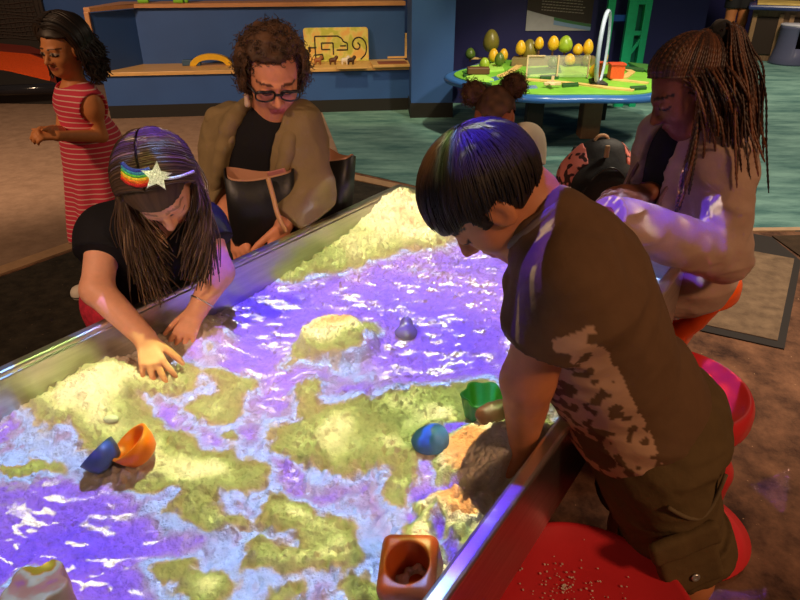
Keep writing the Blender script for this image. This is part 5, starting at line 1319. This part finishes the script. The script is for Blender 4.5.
sdf_obj('hood', rough(hood, .010, 14, 3), bw_.J['neck']-.3, bw_.J['neck']+.25, .005, M_hd, ho)
for s in (1,-1):
    a = [bw_.J['neck']+bw_.R@V(s*.078,.05,-.02), bw_.J['neck']+bw_.R@V(s*.082,.125,-.12), bw_.J['pelvis']+bw_.R@V(s*.088,.150,.22), bw_.J['pelvis']+bw_.R@V(s*.09,.155,.05)]
    rod('zip_edge', spline(a, 24), .006, mat('hoodie_edge', srgb(120,84,66), .7), ho)
M_tr = mat('dark_trousers', srgb(46,44,50), .9)
trs = U(.03, bw_.leg('L', .014), bw_.leg('R', .014), ell(bw_.J['pelvis']-V(0,0,.03), V(.16,.13,.07), bw_.R))
sdf_obj('trousers', Int(trs, plane(V(0,0,.09), (0,0,-1))), (.5,1.6,.05), (1.3,2.65,.75), .007, M_tr, bwo)
for sd in 'LR':
    n_ = bw_.J['an'+sd]; sdf_obj('shoe', Int(bw_.foot(sd, (-.95,.25,0), .012, .23), plane(V(0,0,0), (0,0,-1)), plane(V(0,0,.09), (0,0,1))), n_-.3, n_+.3, .007, M_sh2, bwo)
# scalp, then braids running back from the hairline to the tie, and on down the back
HB = ((.022,.009,.006),(.20,.070,.026))
def scalp(p):
    q = wh.loc(p); x, y, z = np.abs(q[:,0]), q[:,1], q[:,2]
    lim = np.where(y > .12, .31+0*x, np.where(y > -.04, .34-.25*(.12-y)/.16*1.2, -.28)); return (lim-z)*wh.s*.6
sc_ = sdf_obj('hair', Int(ell(wh.w(0,-.06,.13), np.array([.345,.435,.39])*wh.s, RBr), scalp), wh.c-.2, wh.c+.2, .004, mat('dark_scalp_hair', (.016,.009,.007), .6), bwo, margin=1.9)
TIE = wh.w(-.02,-.47,.40)
def braid(pts, r, rg, n=None):
    pts = np.asarray(pts); L_ = np.linalg.norm(np.diff(pts,axis=0),axis=1).sum(); n = n or int(L_/.0042)
    p = spline(pts, max(n,16)); t = np.arange(len(p))
    rr = r*(1+.26*np.cos(t*math.pi/1.5))*np.minimum(1, .4+ (len(p)-t)/10)
    w = rg.random()**1.3; c = np.array(HB[0])*(1-w)+np.array(HB[1])*w
    return (p, rr, c)
rg = np.random.default_rng(31); bl = []
def on(x, y, z, k=1.03):
    q = np.array([x,y,z]); d = q-np.array([0,-.06,.13]); d = d/np.sqrt(((d/np.array([.345,.435,.39]))**2).sum()); return wh.w(*(np.array([0,-.06,.13])+d*k))
for i in range(72):
    a = (i+.5)/72*2-1                                # left temple .. forehead .. right temple
    ang = a*math.radians(112)
    x0, y0 = .345*math.sin(ang), -.06+.42*math.cos(ang); z0 = .25+.08*math.cos(ang)-.16*abs(a)**2.2
    st = on(x0, y0, z0); pts = [st]
    for t in (.2,.4,.6,.8):
        x, y, z = x0*(1-t)*(1.0), y0+( -.40-y0)*t, z0+(.56-z0)*t
        pts.append(on(x, y, z, 1.05+.07*math.sin(t*math.pi)+.02*rg.random()))
    jit = rg.normal(0,.008,3); e = TIE+jit; pts.append(e)
    bl.append(braid(pts, .0042, rg))
tie_paths = bl; bl = []
bk = -wh.R[:,1]; side = wh.R[:,0]
def drop(e, dirx, L_, rg, spread):
    d0 = nrm(bk*.9+V(0,0,.1)+side*rg.normal(0,.35)+V(0,-.25,0)*rg.random()); p1 = e+d0*.034; p2 = e+bk*.055*rg.uniform(.6,1.2)+side*rg.normal(0,.04)+V(.0,-.03,-.085)
    p2 = p2+V(rg.normal(.012,.02),rg.normal(0,.03),0)
    pts = [e, p1, p2]
    for t in (.35,.7,1.0): pts.append(p2+V(.030*t+dirx*t, spread*t, -L_*t)+rg.normal(0,.006,3))
    return pts
for i in range(0):
    e = TIE+rg.normal(0,.011,3); bl.append(braid(drop(e, (dx_ := rg.uniform(-.03,.085)), (.17+max(dx_,0)*3.2)*rg.uniform(.75,1.1), rg, rg.normal(-.03,.05)), .0036, rg))
bkh = nrm(V(bk[0],bk[1],0)); sdh = nrm(V(side[0],side[1],0)-bkh*(V(side[0],side[1],0)@bkh))
for i in range(210):
    ph = math.radians(rg.uniform(-86,80)); o = bkh*math.cos(ph)+sdh*math.sin(ph); k = rg.uniform(.55,1.12); near = max(-math.sin(ph),0)
    L_ = rg.uniform(.16,.42)*(1-.42*near); e = TIE+rg.normal(0,.012,3); kk = k*(1-.18*near)
    j1, j2 = rg.normal(0,.010,3), rg.normal(0,.014,3)
    pts = [e, TIE+o*.040*kk+V(0,0,.014*k), TIE+o*.078*kk+V(0,0,-.050)+j1*.5, TIE+o*.104*kk+V(.010,-.018*near,-.13)+j1, TIE+o*.112*kk+V(.028,-.040*near,-.16-L_*.5)+j1+j2*.4, TIE+o*.112*kk+V(.050,-.055*near,-.17-L_)+j1+j2]
    bl.append(braid(pts, .0031, rg))
for i in range(46):                                   # loose lower hair behind the ear and down to the shoulder
    s = -1 if rg.random() < .8 else 1
    x, y, z = s*rg.uniform(.22,.36), rg.uniform(-.40,.06), rg.uniform(-.10,.28); st = on(x,y,z,1.04)
    L_ = rg.uniform(.10,.22); d = V(rg.normal(.03,.012), (-.03 if s < 0 else .03)+rg.normal(0,.010), 0)
    pts = [on(x*.9,y+.06,z+.12,1.03), st]+[st+d*t+bk*.03*t+V(0,0,-L_*t)+V(0,-.03,0)*math.sin(t*3) for t in (.3,.65,1)]
    bl.append(braid(pts, .0036, rg))
for i in range(9):                                    # a few down the front of the shoulder
    st = on(-.33, rg.uniform(-.06,.04), rg.uniform(-.05,.1), 1.04); L_ = rg.uniform(.2,.36)
    bl.append(braid([st]+[st+V(-.02*t+rg.normal(0,.004), -.05*t, -L_*t) for t in (.3,.65,1)], .0046, rg))
M_brd = hair_mat('auburn_braids', .45)
tube_obj('crown_braids', tie_paths, M_brd, sc_, sides=6); tube_obj('hanging_braids', bl, M_brd, sc_, sides=6)
f = rough(U(.01, ell(TIE+V(0,0,.0), V(.030,.028,.034), RBr), ell(TIE+bk*.02+V(0,0,-.03), V(.024,.024,.03), RBr)), .006, 60, 2)
sdf_obj('hair_tie', f, TIE-.08, TIE+.08, .004, mat('black_velvet', (.010,.009,.010), .9, sheen=.3), sc_)
for (u, v, y) in ((735,95,1.70),): pass
# phone in her hand
pp = P(637,208,1.79); bm = bmesh.new(); RPh = frame(V(-.4,.8,.35), V(.2,.1,1)); add_box(bm, pp, (.075,.005,.038), frame(nrm(V(.2,-.6,.75)), V(1,0,.1)), .004)
ph = bm_obj('phone', bm, mat('phone_black', (.015,.015,.018), .2), None, pp); tag(ph, 'dark phone held by the woman with braids', 'phone')
# ------------------------------------------------------------------ girl in the pink striped dress, walking at the left
SKP = np.array(srgb(214,138,84))
f_ = nrm(V(-.36,-.91,-.16)); RPk = frame(f_, V(.05,0,1)); ph_ = Head(P(62,49,2.80), RPk, .205)
J = dict(pelvis=(-1.36,2.86,.66), chest=(-1.36,2.85,.86), neck=P(75,86,2.83), shL=P(90,100,2.76), shR=P(68,98,2.90),
  elL=P(101,136,2.78), wrL=P(58,136,2.58), elR=P(62,133,2.78), wrR=P(54,130,2.62), hipL=(-1.33,2.80,.62), hipR=(-1.40,2.92,.62),
  knL=(-1.36,2.80,.36), knR=(-1.42,2.86,.36), anL=(-1.40,2.86,.06), anR=(-1.475,2.85,.06))
pk_ = Body(J, .76, .80)
hPL = hand(pk_.J['wrL'], P(44,135,2.55)-pk_.J['wrL'], (.2,.5,-.5), .13, -1, (35,45,35)); hPR = hand(pk_.J['wrR'], P(42,131,2.58)-pk_.J['wrR'], (.2,-.5,-.5), .13, 1, (35,45,35))
nk = cap(ph_.w(0,-.12,-.22), pk_.J['neck']-V(0,0,.02), .040, .046)
fp = U(.02, pk_.torso(), pk_.arm('L', r=(.046,.036,.034,.026)), pk_.arm('R', r=(.046,.036,.034,.026)), pk_.leg('L'), pk_.leg('R'), nk)
fp = U(.012, U(.03, fp, ph_.sdf()), hPL, hPR, pk_.foot('L', (-.9,-.4,0)), pk_.foot('R', (-.9,-.3,0)))
def colp(v):
    c = np.tile(SKP, (len(v),1)); return ph_.color(v, c, SKP, srgb(176,90,70), (.03,.016,.01), srgb(190,170,150), (.012,.007,.005))
P0 = V(-1.42,2.86,0)
pko = person('person', fp, (-1.95,2.3,-.01), (-1.0,3.15,1.45), .005, skin_mat('pink_girl_skin'), colp, P0)
tag(pko, 'person with dark shoulder length hair in a pink striped sleeveless dress, walking', 'person')
ax_ = pk_.J['neck']-pk_.J['pelvis']
dr = U(.05, pk_.torso(.014), cap(pk_.J['pelvis']+V(0,0,.1), pk_.J['pelvis']+V(-.01,.0,-.32), .128, .172))
dr = Int(dr, plane(pk_.J['pelvis']+V(0,0,-.33), (0,0,-1)))
dr = Sub(dr, cap(pk_.J['neck']-V(0,0,.015), pk_.J['neck']+V(-.01,-.01,.15), .062, .08), .01)
for sd in 'LR':
    a = pk_.J['sh'+sd]; s_ = nrm(a-pk_.J['neck']); dr = Sub(dr, cap(a+s_*.02+V(0,0,-.03), a+s_*.08+V(0,0,.0), .055, .07), .01)
def folds(p):
    q = p-pk_.J['pelvis']; t = np.arctan2(q[:,0], q[:,1]); k = np.clip((.05-q[:,2])/.3, 0, 1); return dr(p)+.012*k*np.sin(t*9+q[:,2]*4)
M_dr = bpy.data.materials.new('pink_striped_cotton'); M_dr.use_nodes = True; nt = M_dr.node_tree; N, L = nt.nodes, nt.links; bs = N['Principled BSDF']; bs.inputs['Roughness'].default_value = .8
tc = N.new('ShaderNodeTexCoord'); sp = N.new('ShaderNodeSeparateXYZ'); L.new(tc.outputs['Object'], sp.inputs[0])
def mm(op, a, b):
    n = N.new('ShaderNodeMath'); n.operation = op
    for i, x in enumerate((a,b)):
        if isinstance(x,(int,float)): n.inputs[i].default_value = x
        else: L.new(x, n.inputs[i])
    return n.outputs[0]
st_ = mm('LESS_THAN', mm('FRACT', mm('MULTIPLY', sp.outputs[2], 46.0), 0), .20)
mx = N.new('ShaderNodeMix'); mx.data_type = 'RGBA'; L.new(st_, mx.inputs[0]); mx.inputs[6].default_value = (*srgb(214,58,84),1); mx.inputs[7].default_value = (*srgb(236,190,180),1); L.new(mx.outputs[2], bs.inputs['Base Color'])
sdf_obj('striped_dress', folds, (-1.9,2.4,.2), (-1.0,3.2,1.25), .005, M_dr, pko)
M_sn = mat('white_sneaker', srgb(226,214,200), .6); M_sl = mat('sneaker_line', (.03,.025,.025), .6)
for sd, dd in (('L',(-.9,-.4,0)),('R',(-.9,-.3,0))):
    n_ = pk_.J['an'+sd]
    so = sdf_obj('sneaker', Int(pk_.foot(sd, dd, .013, .2), plane(V(0,0,.0), (0,0,-1)), plane(V(0,0,.085), (0,0,1))), n_-.25, n_+.25, .005, M_sn, pko)
    sdf_obj('sole_line', Int(pk_.foot(sd, dd, .015, .2), plane(V(0,0,.016), (0,0,-1)), plane(V(0,0,.023), (0,0,1))), n_-.25, n_+.25, .004, M_sl, so)
HP = ((.010,.006,.004),(.040,.022,.014))
def pface(p):
    q = ph_.loc(p); x, y, z = np.abs(q[:,0]), q[:,1], q[:,2]
    return np.where(y > .14, .30-z, np.where(y > -.02, .30-z-2.6*(.14-y), -.55-z))*ph_.s*.5
php = Int(ell(ph_.w(0,-.07,.13), np.array([.42,.48,.43])*ph_.s, RPk), pface)
pho = sdf_obj('hair', rough(php, .006, 30, 2), ph_.c-.22, ph_.c+.22, .005, hair_mat('dark_wavy_hair', .5), pko, None, lambda v: np.outer(1-(n := vnoise(v*50)), HP[0])+np.outer(n, HP[1]), margin=1.9)
def ppath(rg):
    sg = 1 if rg.random() < .5 else -1
    y0 = rg.uniform(-.98,.74); pts = []; wv = rg.uniform(0,6.28); lift = 1.02+.20*rg.random()
    for t in np.linspace(.02,1,6):
        th = t*math.radians(100); yy = y0*(1-.5*t*(y0 > 0))-.16*t; k = math.sqrt(max(1-min(abs(yy),.98)**2,.05))
        pts.append(ph_.w(*(np.array([.42*sg*math.sin(th)*k, -.07+.48*yy, .13+.44*math.cos(th)*k])*lift)))
    e = pts[-1]; ln = rg.uniform(.06,.15); out = RPk[:,0]*sg
    for t in (.33,.66,1): pts.append(e+V(0,0,-ln*t)+out*(.02*t+.018*math.sin(wv+t*9))-RPk[:,1]*(.03*t+.012*math.cos(wv+t*7)))
    return pts
tube_obj('hair_strands', strands(ppath, 1000, .0046, HP, 41, 18, .5), hair_mat('dark_wavy_strand', .45), pho, sides=4)
hc_ = ph_.w(-.36,.05,.30); sdf_obj('hair_clip', ell(hc_, (.014,.014,.010)), hc_-.03, hc_+.03, .003, mat('pink_clip', srgb(230,70,110), .4), pho)
# ------------------------------------------------------------------ small child with two hair puffs behind the far end
SKL = np.array(srgb(150,84,52))
f_ = nrm(V(-.25,-.85,-.45)); RL = frame(f_, V(.05,0,1)); lh = Head(P(494,118,2.24), RL, .19)
J = dict(pelvis=(.36,2.33,.56), chest=(.36,2.31,.72), neck=(.355,2.30,.93), shL=(.452,2.29,.915), shR=(.25,2.28,.90), elL=(.47,2.24,.70), wrL=(.44,2.12,.68), elR=(.20,2.22,.70), wrR=(.24,2.14,.68),
  hipL=(.41,2.34,.52), hipR=(.31,2.33,.52), knL=(.41,2.32,.29), knR=(.31,2.31,.29), anL=(.41,2.34,.06), anR=(.31,2.34,.06))
lk = Body(J, .74, .9)
fl = U(.02, lk.torso(), lk.arm('L'), lk.arm('R'), lk.leg('L'), lk.leg('R'), cap(lh.w(0,-.1,-.25), lk.J['neck']-V(0,0,.02), .038, .042))
fl = U(.012, U(.03, fl, lh.sdf()), hand(lk.J['wrL'], (-.1,-.6,.3), (0,0,-1), .12, -1), hand(lk.J['wrR'], (.1,-.6,.3), (0,0,-1), .12, 1), lk.foot('L', (0,-1,0), 0, .17), lk.foot('R', (0,-1,0), 0, .17))
lko = person('person', fl, (.1,1.95,-.01), (.6,2.5,1.2), .0055, skin_mat('small_child_skin'), lambda v: lh.color(v, np.tile(SKL, (len(v),1)), SKL, srgb(140,66,56), (.015,.01,.008), None, (.01,.006,.005)), V(.36,2.33,0))
tag(lko, 'small person with two brown hair puffs and white top behind the boy\'s head', 'person')
wt_ = Sub(U(.03, lk.torso(.014), lk.upper('L', .4, .014, .01), lk.upper('R', .4, .014, .01)), cap(lk.J['neck']-V(0,0,.01), lk.J['neck']+V(0,-.01,.15), .052, .07), .01)
sdf_obj('white_top', Int(wt_, plane(lk.J['pelvis'], (0,0,-1))), (.05,2.0,.45), (.7,2.6,1.0), .006, mat('white_cotton', srgb(226,206,176), .8), lko)
sk_ = Int(cap(lk.J['pelvis']+V(0,0,.06), lk.J['pelvis']+V(0,0,-.2), .11, .14), plane(lk.J['pelvis']+V(0,0,-.2), (0,0,-1)))
sdf_obj('dark_skirt', sk_, (.1,2.1,.2), (.65,2.6,.75), .007, mat('dark_skirt', srgb(40,34,50), .85), lko)
HLc = ((.028,.013,.008),(.12,.055,.030))
def lface(p):
    q = lh.loc(p); return np.where(q[:,1] > -.05, .27-q[:,2], -.2-q[:,2])*lh.s*.6
base = Int(ell(lh.w(0,-.06,.13), np.array([.36,.45,.41])*lh.s, RL), lface)
pL, pR = P(514,86,2.26), P(474,93,2.26)
lhair = sdf_obj('hair', rough(base, .006, 60, 2), lh.c-.2, lh.c+.2, .005, hair_mat('puff_hair_base', .7, .2), lko, None, lambda v: np.outer(1-(n := vnoise(v*60)), HLc[0])+np.outer(n, HLc[1]), margin=2)
for pc_, rr_ in ((pL,.042),(pR,.040)):
    f = rough(ell(pc_, (rr_,rr_,rr_*.95)), .010, 46, 3)
    po = sdf_obj('hair_puff', f, pc_-.08, pc_+.08, .004, hair_mat('puff_hair', .8, .15), lhair, None, lambda v: np.outer(1-(n := vnoise(v*70)), HLc[0])+np.outer(n, HLc[1]), margin=2)
    rg = np.random.default_rng(int(rr_*1e4)); n_ = rg.normal(0,1,(260,3)); n_ /= np.linalg.norm(n_,axis=1)[:,None]
    tube_obj('puff_curls', curls(pc_+n_*rr_*.82, n_, 1.8, .005, .020, .0013, HLc, 5, 14), hair_mat('puff_curl', .7, .2), po, sides=3)
# ------------------------------------------------------------------ someone standing far behind the braids
bx_ = P(733,30,11.5); X0 = bx_[0]; Y0 = 11.5; SKF = np.array(srgb(206,132,80))
J = dict(pelvis=(X0,Y0,.86), chest=(X0,Y0,1.1), neck=(X0,Y0,1.36), shL=(X0+.17,Y0,1.30), shR=(X0-.17,Y0,1.30), elL=(X0+.24,Y0,1.05), wrL=(X0+.22,Y0-.06,.84), elR=(X0-.24,Y0,1.05), wrR=(X0-.22,Y0-.06,.84),
  hipL=(X0+.09,Y0,.80), hipR=(X0-.09,Y0,.80), knL=(X0+.10,Y0-.02,.45), knR=(X0-.10,Y0-.02,.45), anL=(X0+.10,Y0,.07), anR=(X0-.10,Y0,.07))
J = {k: V(v[0], v[1], v[2]*1.14 if v[2] > .1 else v[2]) for k, v in J.items()}; fk = Body(J, 1.12, 1.0); fh = Head((X0,Y0-.02,1.75), frame(V(-.3,-1,0), V(0,0,1)), .22)
ff = U(.02, fk.torso(), fk.arm('L'), fk.arm('R'), fk.leg('L', .012), fk.leg('R', .012), fh.sdf(), cap(fh.w(0,-.1,-.2), fk.J['neck'], .05, .055), hand(fk.J['wrL'], (0,-.1,-1), (-1,0,0), .18, -1), hand(fk.J['wrR'], (0,-.1,-1), (1,0,0), .18, 1), fk.foot('L', (0,-1,0)), fk.foot('R', (0,-1,0)))
fko = person('person', ff, (X0-.4,Y0-.35,-.01), (X0+.4,Y0+.3,2.0), .009, skin_mat('far_skin'), lambda v: np.tile(SKF, (len(v),1)), V(X0,Y0,0))
tag(fko, 'bare legged person in black shorts standing far behind the woman with braids', 'person')
shf = Int(U(.03, ell(fk.J['pelvis'], V(.19,.15,.14)), cap(fk.J['hipL'], fk.J['knL'], .13, .115), cap(fk.J['hipR'], fk.J['knR'], .13, .115)), plane(V(0,0,.70), (0,0,-1)))
sdf_obj('black_shorts', shf, (X0-.4,Y0-.3,.4), (X0+.4,Y0+.3,1.3), .01, mat('black_shorts', (.012,.012,.014), .8), fko)
sdf_obj('purple_shirt', Int(U(.04, fk.torso(.02), fk.upper('L', .6, .02, .01), fk.upper('R', .6, .02, .01)), plane(V(0,0,.92), (0,0,-1))), (X0-.5,Y0-.4,.7), (X0+.5,Y0+.4,1.75), .01, mat('purple_cloth', srgb(150,60,110), .8), fko)
sdf_obj('hair', Int(ell(fh.w(0,-.06,.14), np.array([.38,.46,.42])*.22, fh.R), lambda p: (np.where(fh.loc(p)[:,1] > .1, .25, -.4)-fh.loc(p)[:,2])*.1), fh.c-.2, fh.c+.2, .008, mat('far_hair', (.02,.012,.008), .6), fko, margin=2)
# ------------------------------------------------------------------ room light
w = bpy.data.worlds.new('world'); SC.world = w; w.use_nodes = True
w.node_tree.nodes['Background'].inputs[0].default_value = (1.0,.72,.5,1); w.node_tree.nodes['Background'].inputs[1].default_value = .075
def lamp(name, loc, to, energy, col, size=.3, spot=None, blend=.6):
    d = bpy.data.lights.new(name, 'SPOT' if spot else 'AREA'); o = bpy.data.objects.new(name, d); COL.objects.link(o)
    d.energy = energy; d.color = col; o.location = loc
    if spot: d.spot_size = math.radians(spot); d.spot_blend = blend; d.shadow_soft_size = size
    else: d.size = size
    o.rotation_euler = (Vector(to)-Vector(loc)).to_track_quat('-Z','Y').to_euler(); return o
WARM = (1.0,.66,.38)
lamp('ceiling_spot', (-3.6,-.2,3.3), (-2.1,3.2,.4), 330, (1,.62,.36), .15, 62, .8)
lamp('track_spot', (-1.7,-.6,3.1), (-.52,1.62,.95), 190, (1,.64,.42), .06, 29, .7)
lamp('ceiling_spot', (-3.4,2.9,3.3), (-3.6,6.6,0), 560, (1,.68,.44), .2, 85)
lamp('ceiling_spot', (2.3,-1.2,3.2), (.95,1.5,.5), 225, (1,.58,.32), .25, 52)
lamp('ceiling_spot', (2.6,2.8,3.3), (2.2,3.9,0), 470, (1,.84,.64), .2, 100)
lamp('ceiling_lamp', (5,8,3.4), (5,8.5,0), 120, (1,.82,.6), .8)
lamp('track_spot', (1.5,4.6,3.3), (1.45,6.2,.5), 430, (1,.86,.55), .08, 46)
lamp('track_spot', (-.2,5.2,3.2), (-.3,7.1,.5), 190, (1,.80,.4), .08, 34)
